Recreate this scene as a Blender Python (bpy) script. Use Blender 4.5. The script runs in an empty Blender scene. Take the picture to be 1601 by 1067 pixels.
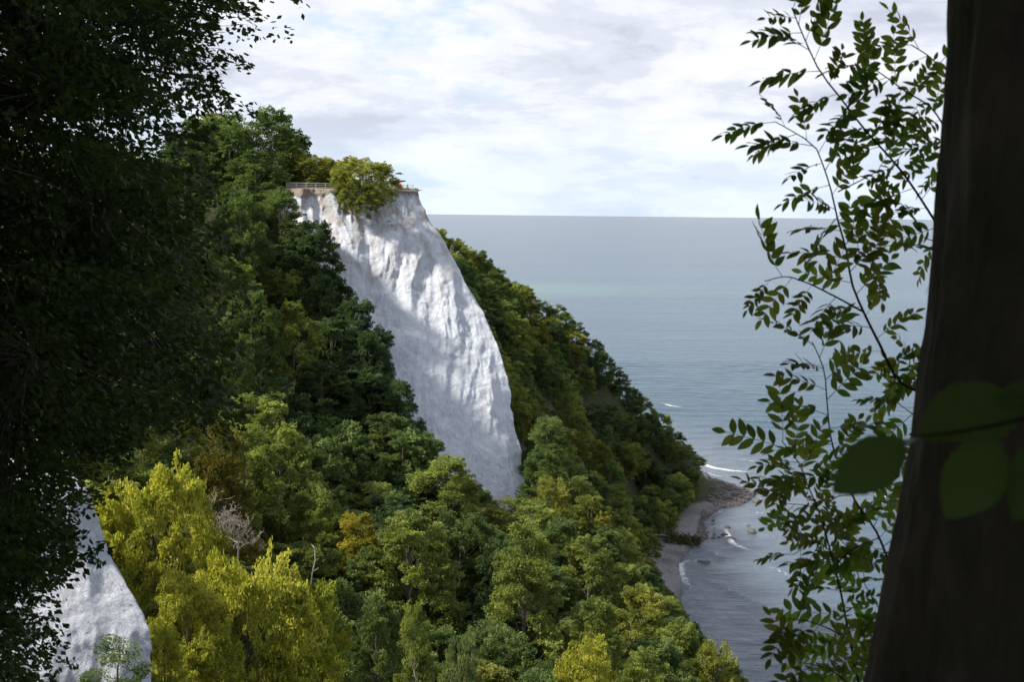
import bpy, bmesh, math, random
import numpy as np
from mathutils import Matrix, Vector, Euler
R = math.radians
rng = np.random.default_rng(7)
random.seed(7)
scene = bpy.context.scene
col = scene.collection

# ------------------------------------------------------------------ camera
FPX = 1933.0                      # focal length in pixels of a 1601 px wide frame
EYE = np.array([0.0, 0.0, 105.0])
PITCH, ROLL = 5.92, 0.62
cam_data = bpy.data.cameras.new('camera')
cam_data.sensor_width = 36.0
cam_data.lens = 36.0 * FPX / 1601.0
cam_data.clip_start = 0.05
cam_data.clip_end = 150000
cam_data.dof.use_dof = True
cam_data.dof.focus_distance = 180
cam_data.dof.aperture_fstop = 8.0
cam = bpy.data.objects.new('camera', cam_data)
col.objects.link(cam)
CM = Matrix.Rotation(R(90 - PITCH), 4, 'X') @ Matrix.Rotation(R(ROLL), 4, 'Z')
cam.matrix_world = Matrix.Translation(Vector(EYE)) @ CM
scene.camera = cam
CR = np.array(CM.to_3x3())

def at(px, py, Y):                # a pixel of the photograph and a distance ahead -> a place in the world
    d = CR @ np.array([px - 800.5, 533.5 - py, -FPX])
    return EYE + d * (Y / d[1])
def on_sea(px, py):
    d = CR @ np.array([px - 800.5, 533.5 - py, -FPX])
    return EYE + d * (-EYE[2] / d[2])
def project(p):
    q = CR.T @ (np.asarray(p, float) - EYE)
    return 800.5 + FPX * q[0] / -q[2], 533.5 - FPX * q[1] / -q[2]

# ------------------------------------------------------------------ sky, sun, exposure
SUN_AZ, SUN_EL = -103.0, 44.0      # compass angle from +Y (ahead), elevation
world = bpy.data.worlds.new('World')
scene.world = world
world.use_nodes = True
wt = world.node_tree
wt.nodes.clear()
def wn(t, **k):
    n = wt.nodes.new(t)
    for a, b in k.items(): setattr(n, a, b)
    return n
wl = wt.links.new
def wmath(op, a, b=None, clamp=False):
    n = wn('ShaderNodeMath', operation=op, use_clamp=clamp)
    for i, v in enumerate((a, b)):
        if v is None: continue
        if isinstance(v, (int, float)): n.inputs[i].default_value = v
        else: wl(v, n.inputs[i])
    return n.outputs[0]
out = wn('ShaderNodeOutputWorld'); bg = wn('ShaderNodeBackground')
sky = wn('ShaderNodeTexSky', sky_type='NISHITA', sun_disc=False)
sky.sun_elevation = R(SUN_EL); sky.sun_rotation = R(SUN_AZ)
sky.air_density = 1.0; sky.dust_density = 1.2; sky.ozone_density = 1.0
tc = wn('ShaderNodeTexCoord'); sep = wn('ShaderNodeSeparateXYZ')
wl(tc.outputs['Generated'], sep.inputs[0])
zz = wmath('ADD', wmath('MAXIMUM', sep.outputs[2], 0.0), 0.23)
cx = wmath('DIVIDE', sep.outputs[0], zz); cy = wmath('DIVIDE', sep.outputs[1], zz)
cmb = wn('ShaderNodeCombineXYZ'); wl(cx, cmb.inputs[0]); wl(cy, cmb.inputs[1])
def wnoise(scale, detail, rough, dist, off):
    mp = wn('ShaderNodeMapping'); mp.inputs['Location'].default_value = off
    wl(cmb.outputs[0], mp.inputs[0])
    n = wn('ShaderNodeTexNoise'); n.inputs['Scale'].default_value = scale
    n.inputs['Detail'].default_value = detail; n.inputs['Roughness'].default_value = rough
    n.inputs['Distortion'].default_value = dist
    wl(mp.outputs[0], n.inputs['Vector'])
    return n.outputs['Fac']
def wramp(v, stops):
    r = wn('ShaderNodeValToRGB'); el = r.color_ramp.elements
    r.color_ramp.interpolation = 'EASE'
    for i, (p, c) in enumerate(stops):
        e = el[i] if i < 2 else el.new(p)
        e.position = p; e.color = (c[0], c[1], c[2], 1)
    wl(v, r.inputs[0]); return r.outputs[0]
def wmix(f, a, b):
    m = wn('ShaderNodeMix', data_type='RGBA')
    if isinstance(f, float): m.inputs[0].default_value = f
    else: wl(f, m.inputs[0])
    for i, v in ((6, a), (7, b)):
        if isinstance(v, tuple): m.inputs[i].default_value = (*v, 1)
        else: wl(v, m.inputs[i])
    return m.outputs[2]
cover = wramp(wnoise(1.5, 10, 0.60, 0.15, (3.1, 1.7, 0)), [(0.29, (0, 0, 0)), (0.45, (1, 1, 1))])
body = wnoise(1.9, 12, 0.60, 0.15, (7.3, 4.2, 2.0))
cloud = wramp(body, [(0.38, (0.84, 0.85, 0.885)), (0.47, (0.74, 0.76, 0.825)), (0.54, (0.62, 0.65, 0.735)), (0.64, (0.50, 0.53, 0.62))])
skyb = wn('ShaderNodeVectorMath', operation='SCALE'); skyb.inputs['Scale'].default_value = 0.115
wl(sky.outputs[0], skyb.inputs[0])
skycol = wmix(0.6, skyb.outputs[0], (0.56, 0.72, 0.92))          # thin high veil in front of the blue
full = wmix(cover, skycol, cloud)
lowz = wramp(sep.outputs[2], [(0.0, (1, 1, 1)), (0.11, (0, 0, 0))])
lowf = wmath('MULTIPLY', lowz, 0.6)
full = wmix(lowf, full, (0.62, 0.745, 0.89))                        # pale air over the horizon
wl(full, bg.inputs['Color']); bg.inputs['Strength'].default_value = 0.585
wl(bg.outputs[0], out.inputs[0])

sun_d = bpy.data.lights.new('sun', 'SUN')
sun_d.energy = 4.5; sun_d.angle = R(5.0); sun_d.color = (1.0, 0.93, 0.80)
sun = bpy.data.objects.new('sun', sun_d); col.objects.link(sun)
SD = np.array([math.sin(R(SUN_AZ)) * math.cos(R(SUN_EL)), math.cos(R(SUN_AZ)) * math.cos(R(SUN_EL)), math.sin(R(SUN_EL))])
sun.rotation_euler = Vector(SD).to_track_quat('Z', 'Y').to_euler()
sun.location = (-60, 0, 200)
vs = scene.view_settings
vs.view_transform = 'Standard'; vs.look = 'None'; vs.exposure = 1.12; vs.gamma = 1.0
vs.use_curve_mapping = False
scene.cycles.max_bounces = 6
scene.cycles.diffuse_bounces = 3
scene.cycles.transmission_bounces = 4

# ------------------------------------------------------------------ helpers
def norm(a): return a / np.maximum(np.linalg.norm(a, axis=-1, keepdims=True), 1e-9)
def _hash(ix, iy, iz, s):
    h = (ix.astype(np.int64) * 374761393 + iy.astype(np.int64) * 668265263 + iz.astype(np.int64) * 2147483647 + s * 974711) & 0xFFFFFFFF
    h = ((h ^ (h >> 13)) * 1274126177) & 0xFFFFFFFF
    return ((h ^ (h >> 16)) & 0xFFFFFF) / float(0xFFFFFF)
def vnoise(p, s=0):               # value noise, p (...,3) -> -1..1
    p = np.asarray(p, float); i = np.floor(p); f = p - i; u = f * f * (3 - 2 * f)
    r = 0
    for dx in (0, 1):
        for dy in (0, 1):
            for dz in (0, 1):
                w = (u[..., 0] if dx else 1 - u[..., 0]) * (u[..., 1] if dy else 1 - u[..., 1]) * (u[..., 2] if dz else 1 - u[..., 2])
                r = r + w * _hash(i[..., 0] + dx, i[..., 1] + dy, i[..., 2] + dz, s)
    return r * 2 - 1
def fbm(p, s=0, o=4, g=0.5):
    r = 0; a = 1; t = 0; p = np.asarray(p, float)
    for k in range(o):
        r = r + a * vnoise(p * 2 ** k, s + k * 17); t += a; a *= g
    return r / t
def ridged(p, s=0, o=4, g=0.55):
    r = 0; a = 1; t = 0; p = np.asarray(p, float)
    for k in range(o):
        r = r + a * (1 - np.abs(vnoise(p * 2 ** k, s + k * 17)) * 2); t += a; a *= g
    return r / t
def np_mesh(name, V, F, attrs=None, smooth=True):
    V = np.asarray(V, np.float32); F = np.asarray(F, np.int32)
    me = bpy.data.meshes.new(name)
    n, k = F.shape
    me.vertices.add(len(V)); me.vertices.foreach_set('co', V.ravel())
    me.loops.add(n * k); me.loops.foreach_set('vertex_index', F.ravel())
    me.polygons.add(n); me.polygons.foreach_set('loop_start', np.arange(0, n * k, k, dtype=np.int32))
    me.polygons.foreach_set('use_smooth', np.full(n, smooth))
    for a, d in (attrs or {}).items():
        at_ = me.attributes.new(a, 'FLOAT', 'POINT'); at_.data.foreach_set('value', np.asarray(d, np.float32).ravel())
    me.update(calc_edges=True); me.validate()
    return me
def grid_faces(nr, nc, wrap=False):
    r, c = np.meshgrid(np.arange(nr - 1), np.arange(nc if wrap else nc - 1), indexing='ij')
    c2 = (c + 1) % nc
    return np.stack([r * nc + c, r * nc + c2, (r + 1) * nc + c2, (r + 1) * nc + c], -1).reshape(-1, 4)
def tag(o, label=None, cat=None, group=None, kind=None):
    for k, v in (('label', label), ('category', cat), ('group', group), ('kind', kind)):
        if v: o[k] = v
    return o
def obj(name, me, m=None, parent=None):
    o = bpy.data.objects.new(name, me); col.objects.link(o)
    if m is not None and not me.materials: me.materials.append(m)
    if parent is not None: o.parent = parent
    return o
def empty(name, loc=(0, 0, 0), rz=0.0):
    o = bpy.data.objects.new(name, None); col.objects.link(o)
    o.location = loc; o.rotation_euler = (0, 0, rz); o.empty_display_size = 0.5
    return o
class Tubes:                      # tapered tubes along polylines, gathered into one mesh
    def __init__(s): s.V = []; s.F = []; s.n = 0
    def add(s, pts, rad, k=7):
        pts = np.asarray(pts, float); rad = np.asarray(rad, float) * np.ones(len(pts))
        T = norm(np.gradient(pts, axis=0))
        up = np.array([0.31, 0.17, 0.93]) if abs(T[0][2]) < 0.9 else np.array([1.0, 0.1, 0])
        N = norm(np.cross(T, up)); B = np.cross(T, N)
        a = np.arange(k) * 2 * math.pi / k
        ring = pts[:, None] + rad[:, None, None] * (np.cos(a)[None, :, None] * N[:, None] + np.sin(a)[None, :, None] * B[:, None])
        V = ring.reshape(-1, 3); F = grid_faces(len(pts), k, True)
        s.V.append(V); s.F.append(F + s.n); s.n += len(V)
    def mesh(s, name): return np_mesh(name, np.concatenate(s.V), np.concatenate(s.F))
def smooth_line(pts, n):
    pts = np.asarray(pts, float); d = np.r_[0, np.cumsum(np.linalg.norm(np.diff(pts, axis=0), axis=1))]
    m = len(pts)
    if m == 2: return pts[0] + (pts[1] - pts[0]) * np.linspace(0, 1, n)[:, None]
    tang = np.gradient(pts, d, axis=0); t = np.linspace(0, d[-1], n); i = np.clip(np.searchsorted(d, t) - 1, 0, m - 2)
    h = (d[i + 1] - d[i])[:, None]; u = ((t - d[i]) / (d[i + 1] - d[i]))[:, None]
    return ((2*u**3-3*u**2+1)*pts[i] + (u**3-2*u**2+u)*h*tang[i] + (-2*u**3+3*u**2)*pts[i+1] + (u**3-u**2)*h*tang[i+1])
def in_poly(x, y, poly):
    c = False; j = len(poly) - 1
    for i in range(len(poly)):
        xi, yi = poly[i]; xj, yj = poly[j]
        if (yi > y) != (yj > y) and x < (xj - xi) * (y - yi) / (yj - yi) + xi: c = not c
        j = i
    return c

# ------------------------------------------------------------------ materials
class MatB:
    def __init__(s, name):
        s.m = bpy.data.materials.new(name); s.m.use_nodes = True; s.t = s.m.node_tree; s.t.nodes.clear()
        s.out = s.n('ShaderNodeOutputMaterial')
    def n(s, t, **k):
        n = s.t.nodes.new(t)
        for a, b in k.items(): setattr(n, a, b)
        return n
    def l(s, a, b): s.t.links.new(a, b)
    def pos(s, scale=(1, 1, 1), obj=False):
        src = s.n('ShaderNodeTexCoord').outputs['Object'] if obj else s.n('ShaderNodeNewGeometry').outputs['Position']
        mp = s.n('ShaderNodeMapping'); mp.inputs['Scale'].default_value = scale
        s.l(src, mp.inputs[0]); return mp.outputs[0]
    def noise(s, vec, scale, detail=5, rough=0.55, dist=0.0):
        n = s.n('ShaderNodeTexNoise'); n.inputs['Scale'].default_value = scale; n.inputs['Detail'].default_value = detail
        n.inputs['Roughness'].default_value = rough; n.inputs['Distortion'].default_value = dist
        s.l(vec, n.inputs['Vector']); return n.outputs['Fac']
    def ramp(s, v, stops, interp='LINEAR'):
        r = s.n('ShaderNodeValToRGB'); r.color_ramp.interpolation = interp; el = r.color_ramp.elements
        for i, (p, c) in enumerate(stops):
            if isinstance(c, (int, float)): c = (c, c, c)
            e = el[i] if i < 2 else el.new(p)
            e.position = p; e.color = (c[0], c[1], c[2], 1)
        s.l(v, r.inputs[0]); return r.outputs[0]
    def mix(s, f, a, b, blend='MIX'):
        m = s.n('ShaderNodeMix', data_type='RGBA', blend_type=blend)
        for i, v in ((0, f), (6, a), (7, b)):
            if isinstance(v, (int, float)): m.inputs[i].default_value = v
            elif isinstance(v, tuple): m.inputs[i].default_value = (*v, 1)
            else: s.l(v, m.inputs[i])
        return m.outputs[2]
    def math(s, op, a, b=None, clamp=False):
        n = s.n('ShaderNodeMath', operation=op, use_clamp=clamp)
        for i, v in enumerate((a, b)):
            if v is None: continue
            if isinstance(v, (int, float)): n.inputs[i].default_value = v
            else: s.l(v, n.inputs[i])
        return n.outputs[0]
    def attr(s, name): return s.n('ShaderNodeAttribute', attribute_name=name).outputs['Fac']
    def bump(s, h, strength, dist, prev=None):
        b = s.n('ShaderNodeBump'); b.inputs['Strength'].default_value = strength; b.inputs['Distance'].default_value = dist
        s.l(h, b.inputs['Height'])
        if prev is not None: s.l(prev, b.inputs['Normal'])
        return b.outputs[0]
    def principled(s, color, rough=0.8, spec=0.3, normal=None):
        p = s.n('ShaderNodeBsdfPrincipled')
        if isinstance(color, tuple): p.inputs['Base Color'].default_value = (*color, 1)
        else: s.l(color, p.inputs['Base Color'])
        if isinstance(rough, (int, float)): p.inputs['Roughness'].default_value = rough
        else: s.l(rough, p.inputs['Roughness'])
        p.inputs['Specular IOR Level'].default_value = spec
        if normal is not None: s.l(normal, p.inputs['Normal'])
        return p.outputs[0]
    def done(s, sh): s.l(sh, s.out.inputs[0]); return s.m

def leaf_material(name, trans=0.38, rough=0.5, spec=0.25):
    b = MatB(name)
    oc = b.n('ShaderNodeObjectInfo').outputs['Color']
    tint = b.attr('tint'); au = b.attr('autumn')
    c = b.mix(tint, b.mix(1.0, oc, (0.55, 0.62, 0.60), 'MULTIPLY'), b.mix(1.0, oc, (1.45, 1.38, 1.25), 'MULTIPLY'))
    yl = b.mix(1.0, oc, (1.65, 1.38, 0.8), 'MULTIPLY')
    c = b.mix(b.math('MULTIPLY', au, 0.75), c, yl)
    d = b.principled(c, rough, spec)
    t = b.n('ShaderNodeBsdfTranslucent')
    tcx = b.mix(1.0, c, (1.15, 1.25, 0.6), 'MULTIPLY')
    b.l(tcx, t.inputs['Color'])
    mx = b.n('ShaderNodeMixShader'); mx.inputs[0].default_value = trans
    b.l(d, mx.inputs[1]); b.l(t.outputs[0], mx.inputs[2])
    return b.done(mx.outputs[0])
M_LEAF = leaf_material('leaf', 0.40, 0.6, 0.12)
def bark_material(name, c0, c1, scale=3.0, zs=0.3, bump=0.6, dist=0.03):
    b = MatB(name); p = b.pos((1, 1, zs), obj=True)
    f = b.noise(p, scale, 8, 0.65, 0.6)
    f2 = b.noise(b.pos((1, 1, 0.8), obj=True), scale * 0.35, 4)
    c = b.mix(f, c0, c1); c = b.mix(b.ramp(f2, [(0.45, 0.0), (0.7, 0.6)]), c, (0.035, 0.045, 0.022))
    return b.done(b.principled(c, 0.92, 0.15, b.bump(f, bump, dist)))
M_BARK = bark_material('bark', (0.06, 0.05, 0.042), (0.16, 0.145, 0.125))
M_NEARBARK = bark_material('near_bark', (0.03, 0.026, 0.02), (0.21, 0.185, 0.14), 11.0, 0.35, 1.0, 0.03)
M_DEAD = bark_material('dead_wood', (0.19, 0.165, 0.14), (0.36, 0.33, 0.29), 6.0, 0.3)
def flat_material(name, c, rough=0.7, spec=0.3, var=0.25, scale=6.0):
    b = MatB(name); f = b.noise(b.pos(obj=True), scale, 4)
    return b.done(b.principled(b.mix(f, tuple(x * (1 - var) for x in c), tuple(x * (1 + var) for x in c)), rough, spec))

def chalk_material():
    b = MatB('chalk')
    soil = b.attr('soil')
    big = b.noise(b.pos((1, 1, 0.35)), 0.16, 6, 0.6, 0.6)
    streak = b.noise(b.pos((1.0, 1.0, 0.12)), 1.3, 9, 0.72, 0.9)
    mid = b.noise(b.pos((1, 1, 0.7)), 0.55, 9, 0.72, 0.5)
    fine = b.noise(b.pos((1, 1, 0.8)), 3.0, 8, 0.72)
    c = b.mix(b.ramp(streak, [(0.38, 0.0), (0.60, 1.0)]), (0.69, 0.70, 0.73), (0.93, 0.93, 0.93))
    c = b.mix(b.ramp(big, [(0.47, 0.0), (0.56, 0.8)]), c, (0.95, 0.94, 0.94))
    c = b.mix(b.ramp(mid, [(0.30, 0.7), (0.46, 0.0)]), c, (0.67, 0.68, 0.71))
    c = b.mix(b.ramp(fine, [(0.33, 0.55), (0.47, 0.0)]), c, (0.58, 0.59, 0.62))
    # ochre seepage below the soil
    och = b.noise(b.pos((1.0, 1.0, 0.12)), 0.45, 6, 0.6, 0.4)
    f = b.math('MULTIPLY', b.ramp(och, [(0.44, 0.0), (0.60, 0.9)]), b.attr('seep'), True)
    c = b.mix(f, c, (0.48, 0.40, 0.32))
    # dark flints and holes along bedding
    v = b.n('ShaderNodeTexVoronoi', feature='F1'); v.inputs['Scale'].default_value = 1.15
    b.l(b.pos((1, 1, 1.9)), v.inputs['Vector'])
    sp = b.math('MULTIPLY', b.ramp(v.outputs['Distance'], [(0.07, 1.0), (0.15, 0.0)]), b.ramp(b.noise(b.pos((0.5, 0.5, 1)), 0.30, 3), [(0.50, 0.0), (0.62, 1.0)]))
    c = b.mix(b.math('MULTIPLY', sp, 0.75), c, (0.12, 0.115, 0.11))
    sm = b.mix(b.noise(b.pos(), 1.2, 7, 0.7), (0.10, 0.085, 0.07), (0.34, 0.29, 0.25))
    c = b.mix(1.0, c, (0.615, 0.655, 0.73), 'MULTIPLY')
    c = b.mix(soil, c, sm)
    h = b.math('ADD', b.math('MULTIPLY', mid, 1.0), b.math('MULTIPLY', fine, 0.35))
    nb = b.bump(h, 1.0, 0.9)
    nb = b.bump(b.noise(b.pos((1, 1, 0.8)), 7.0, 7, 0.7), 0.6, 0.12, nb)
    return b.done(b.principled(c, 0.95, 0.1, nb))
M_CHALK = chalk_material()

def ground_material():
    b = MatB('ground')
    f = b.noise(b.pos(), 0.5, 8, 0.65); f2 = b.noise(b.pos(), 3.0, 6, 0.7)
    c = b.mix(f, (0.022, 0.032, 0.013), (0.050, 0.060, 0.026))
    c = b.mix(b.ramp(f2, [(0.45, 0.0), (0.75, 0.8)]), c, (0.075, 0.055, 0.033))
    peb = b.n('ShaderNodeTexVoronoi'); peb.inputs['Scale'].default_value = 1.6; b.l(b.pos(), peb.inputs['Vector'])
    pc = b.mix(b.noise(b.pos(), 0.25, 6, 0.6), (0.12, 0.123, 0.135), (0.20, 0.204, 0.22))
    pc = b.mix(b.math('MULTIPLY', peb.outputs['Color'], 0.55), pc, (0.17, 0.15, 0.14))
    pc = b.mix(b.attr('wrack'), pc, (0.055, 0.042, 0.035))
    pc = b.mix(b.attr('wet'), pc, b.mix(1.0, pc, (0.45, 0.45, 0.47), 'MULTIPLY'))
    c = b.mix(b.attr('beach'), c, pc)
    nb = b.bump(b.noise(b.pos(), 1.5, 8, 0.7), 0.8, 0.35)
    return b.done(b.principled(c, 0.9, 0.2, nb))
M_GROUND = ground_material()

def sea_material():
    b = MatB('sea_water')
    dist = b.math('MULTIPLY', b.n('ShaderNodeCameraData').outputs['View Distance'], 1.0) if False else None
    patch = b.noise(b.pos((0.35, 1.0, 1)), 0.0035, 5, 0.6, 0.5)
    c = b.mix(b.ramp(patch, [(0.35, 0.0), (0.65, 1.0)]), (0.024, 0.055, 0.088), (0.034, 0.070, 0.105))
    c = b.mix(b.attr('milky'), c, (0.06, 0.13, 0.125))
    c = b.mix(b.attr('shallow'), c, (0.098, 0.118, 0.152))
    fn = b.noise(b.pos((1.0, 1.5, 1)), 0.35, 8, 0.72)
    fl = b.noise(b.pos((0.6, 1.0, 1)), 0.9, 9, 0.85, 0.6)
    fa = b.attr('foam')
    fm = b.math('MULTIPLY', b.math('SUBTRACT', b.math('ADD', fa, b.math('MULTIPLY', fl, 2.8)), 1.95), 1.5, True)
    fm = b.math('MULTIPLY', fm, b.math('MULTIPLY', fa, 3.0, True))
    caps = b.math('MULTIPLY', b.ramp(b.noise(b.pos((0.22, 1.0, 1)), 0.055, 9, 0.62), [(0.725, 0.0), (0.745, 1.0)]), 0.55)
    fm = b.math('MAXIMUM', fm, caps)
    c = b.mix(fm, c, (0.80, 0.81, 0.83))
    w1 = b.noise(b.pos((0.32, 1.0, 1)), 0.30, 6, 0.6, 0.3)
    w2 = b.noise(b.pos((0.45, 1.0, 1)), 0.085, 5, 0.55, 0.2)
    w3 = b.noise(b.pos((0.40, 1.0, 1)), 0.016, 4, 0.5, 0.2)
    w0 = b.noise(b.pos((0.45, 1.0, 1)), 0.75, 5, 0.65, 0.4)
    h = b.math('ADD', b.math('ADD', b.math('MULTIPLY', w0, 0.35), b.math('MULTIPLY', w1, 1.4)), b.math('ADD', b.math('MULTIPLY', w2, 2.1), b.math('MULTIPLY', w3, 4.0)))
    nb = b.bump(h, 1.0, 1.0)
    rough = b.mix(fm, (0.22, 0.22, 0.22), (0.9, 0.9, 0.9))
    return b.done(b.principled(c, rough, 0.22, nb))
M_SEA = sea_material()

# ------------------------------------------------------------------ terrain: heights by thin-plate spline through surveyed points
G = []
def gp(px, py, Y, h): p = at(px, py, Y); G.append((p[0], p[1], p[2] - h))
def g3(x, y, z): G.append((x, y, z))
for a in [(400, 180, 270, 17), (330, 185, 255, 17), (480, 240, 292, 9),
          (560, 297, 268, 0), (470, 297, 268, 0), (640, 297, 267, 0),
          (300, 300, 205, 16), (380, 330, 215, 16), (420, 440, 200, 17), (480, 400, 232, 15), (505, 520, 214, 16),
          (320, 520, 165, 17), (440, 620, 178, 17), (570, 600, 206, 15), (400, 700, 150, 17), (540, 720, 165, 17),
          (650, 640, 204, 13), (740, 718, 199, 13), (820, 762, 203, 12),
          (650, 745, 170, 17), (800, 775, 188, 15), (900, 830, 195, 14), (1000, 880, 205, 12), (1100, 970, 195, 11), (1170, 1060, 185, 10),
          (750, 1000, 125, 18), (950, 1000, 138, 15), (1080, 1040, 150, 14), (450, 940, 105, 18), (350, 900, 92, 18), (230, 760, 96, 18),
          (600, 820, 150, 18), (550, 1060, 98, 17), (850, 1060, 118, 16),
          (850, 700, 320, 11), (850, 560, 365, 11), (750, 440, 400, 12), (940, 790, 345, 9), (900, 640, 390, 11),
          (990, 720, 418, 10), (1040, 760, 430, 9),
          (680, 345, 430, 12), (790, 428, 440, 12), (900, 492, 450, 12), (960, 562, 455, 11), (1060, 662, 460, 10), (1093, 722, 466, 6)]: gp(*a)
for p in [(-40, 290, 111), (-60, 320, 113), (-130, 320, 118), (-160, 220, 118), (-120, 140, 112), (-85, 200, 112), (-90, 90, 98), (-60, 50, 94),
          (-20, 10, 103.4), (0, -3, 103.4), (4, 3, 103.2), (-60, -40, 105), (60, -40, 96), (0, -60, 106), (-120, 0, 108), (-7, 12, 102.0),
          (0, 9, 97), (14, 6, 92), (6, 30, 76), (-10, 40, 76), (-42, 62, 84), (-24, 66, 78), (-12, 70, 60), (10, 70, 52), (30, 40, 58), (30, 90, 38),
          (52, 0, 45), (75, 0, 0), (70, 60, 0), (60, 120, 0), (50, 180, 0), (46, 240, 0.2), (46, 300, 0.5), (48, 340, 0.6), (42, 340, 3), (40, 300, 3),
          (41, 250, 3), (44, 190, 3), (40, 385, 3.0), (47, 420, 3.0), (62, 440, 3.0), (50, 470, 12), (60, 500, 2), (40, 540, 4), (0, 540, 40), (-40, 540, 75), (-80, 480, 98), (-80, 400, 104),
          (-14, 269, 84), (-8, 262, 72), (0, 255, 60), (-20, 283, 90), (-50, 360, 100), (-22, 320, 84), (-2, 300, 58), (12, 260, 44), (25, 270, 24), (20, 235, 38), (35, 300, 10), (-20, 620, 30), (-120, 620, 90),
          (120, 0, -6), (120, 150, -5), (110, 300, -5), (110, 400, -4), (130, 500, -5), (90, 600, -6), (60, 680, -6), (0, 700, -2), (-160, 700, 90), (-220, 0, 110), (-230, 300, 120), (-200, -80, 108), (100, -80, 30)]: g3(*p)
GP = np.array(G)
def tps_fit(P, lam=4.0):
    X = P[:, :2] / 100; n = len(X)
    d2 = ((X[:, None] - X[None]) ** 2).sum(-1)
    K = 0.5 * d2 * np.log(d2 + 1e-12) + np.eye(n) * lam * 1e-4
    A = np.zeros((n + 3, n + 3)); A[:n, :n] = K; A[:n, n] = 1; A[:n, n + 1:] = X; A[n, :n] = 1; A[n + 1:, :n] = X.T
    return X, np.linalg.solve(A, np.r_[P[:, 2], 0, 0, 0])
TX, TW = tps_fit(GP)
# shoreline in plan (x of the waterline for a given y), read off the photograph
SHORE = np.array([(-90, 88), (0, 80), (100, 62), (200, 48), (277, 45), (330, 47)] + [tuple(on_sea(*q)[[1, 0]]) for q in
                 [(1076, 905), (1068, 878), (1082, 858), (1108, 842), (1100, 815), (1128, 797), (1160, 792), (1186, 774), (1150, 757), (1116, 748), (1100, 736)]] + [(545, 74), (620, 40), (720, -40)], float)
SHORE = SHORE[np.argsort(SHORE[:, 0])]
def shore_x(y): return np.interp(y, SHORE[:, 0], SHORE[:, 1])
def ground_z(x, y, detail=True):
    x = np.asarray(x, float); y = np.asarray(y, float); sh = x.shape
    q = np.stack([x.ravel(), y.ravel()], -1) / 100
    z = np.zeros(len(q))
    for i in range(0, len(q), 8000):
        d2 = ((q[i:i + 8000, None] - TX[None]) ** 2).sum(-1)
        z[i:i + 8000] = (0.5 * d2 * np.log(d2 + 1e-12)) @ TW[:-3] + TW[-3] + q[i:i + 8000] @ TW[-2:]
    x = x.ravel(); y = y.ravel()
    if detail: z = z + 0.9 * fbm(np.stack([x / 9, y / 9, x * 0], -1), 3) * np.clip((z - 3) / 6, 0, 1) * np.clip(np.hypot(x, y) / 40 - 0.2, 0.1, 1)
    # beach: never below a gentle ramp landward of the waterline, never above it seaward
    s = shore_x(y) - x
    ramp = np.where(s > 0, 0.16 * s, 0.10 * s)
    lo = np.where(s > 0, np.minimum(ramp, 2.2), -9)
    z = np.maximum(z, lo)
    z = np.where(s < 9, np.minimum(z, np.where(s > 0, ramp + np.maximum(s - 5, 0) * 1.1 + 0.02, ramp)), z)
    return z.reshape(sh)
xs = np.arange(-240, 141, 2.0); ys = np.arange(-90, 681, 2.0)
GX, GY = np.meshgrid(xs, ys)
GZ = ground_z(GX, GY)
s_in = shore_x(GY) - GX
sp_c = on_sea(1135, 778)
beach = np.clip((13 - s_in) / 3, 0, 1) * np.clip((4.0 - GZ) / 1.2, 0, 1)
wr_l = np.array([on_sea(*q)[:2] for q in [(1040, 882), (1058, 868), (1090, 856), (1106, 838), (1108, 820), (1100, 806), (1118, 800), (1150, 790)]])
dw = np.min(np.hypot(GX[..., None] - wr_l[:, 0], GY[..., None] - wr_l[:, 1]), -1)
wrack = np.clip(1.15 - dw / 5.0, 0, 1) * (0.6 + 0.4 * fbm(np.stack([GX / 3, GY / 3, GX * 0], -1), 9))
wet = np.clip((2.2 - s_in) / 2.0, 0, 1)
me = np_mesh('ground', np.stack([GX, GY, GZ], -1).reshape(-1, 3), grid_faces(len(ys), len(xs)), {'beach': beach, 'wrack': np.clip(wrack, 0, 1), 'wet': wet})
tag(obj('ground', me, M_GROUND), kind='structure')

# ------------------------------------------------------------------ sea
FOAM = [([(1036, 632), (1052, 636), (1070, 638)], 1.5, 1.0), ([(1092, 722), (1110, 731), (1140, 737), (1178, 740)], 1.7, 1.15),
        ([(1105, 741), (1122, 746), (1140, 748)], 1.2, 0.8), ([(1182, 767), (1205, 772), (1240, 774)], 1.2, 1.0),
        ([(1133, 826), (1140, 842), (1152, 855), (1178, 863)], 1.3, 1.2), ([(1085, 876), (1071, 880), (1064, 894), (1072, 912), (1078, 922)], 1.5, 1.3),
        ([(1078, 872), (1090, 880), (1108, 880)], 0.9, 0.7), ([(1165, 800), (1195, 806), (1212, 812)], 0.7, 0.8), ([(1185, 832), (1230, 850), (1300, 872)], 0.8, 0.7),
        ([(1340, 655), (1380, 662), (1420, 664)], 1.2, 0.7), ([(1350, 770), (1395, 780), (1430, 784)], 1.3, 0.9), ([(1112, 862), (1122, 870), (1134, 878)], 0.7, 0.8),
        ([(1120, 714), (1160, 721), (1212, 725)], 0.8, 0.75), ([(1200, 744), (1260, 752), (1330, 756)], 0.8, 0.75), ([(1190, 880), (1240, 905), (1290, 925)], 0.8, 0.75), ([(1100, 905), (1150, 928), (1205, 952)], 0.8, 0.7), ([(1140, 655), (1180, 659), (1230, 660)], 0.9, 0.75),
        ([(1150, 548), (1175, 546), (1200, 547)], 1.5, 0.7), ([(1168, 690), (1230, 700), (1300, 704)], 0.9, 0.5), ([(1110, 690), (1150, 697), (1190, 700)], 0.7, 0.5)]
sx = np.arange(20, 341, 1.3); sy = np.arange(190, 901, 1.3)
SX, SY = np.meshgrid(sx, sy)
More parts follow.
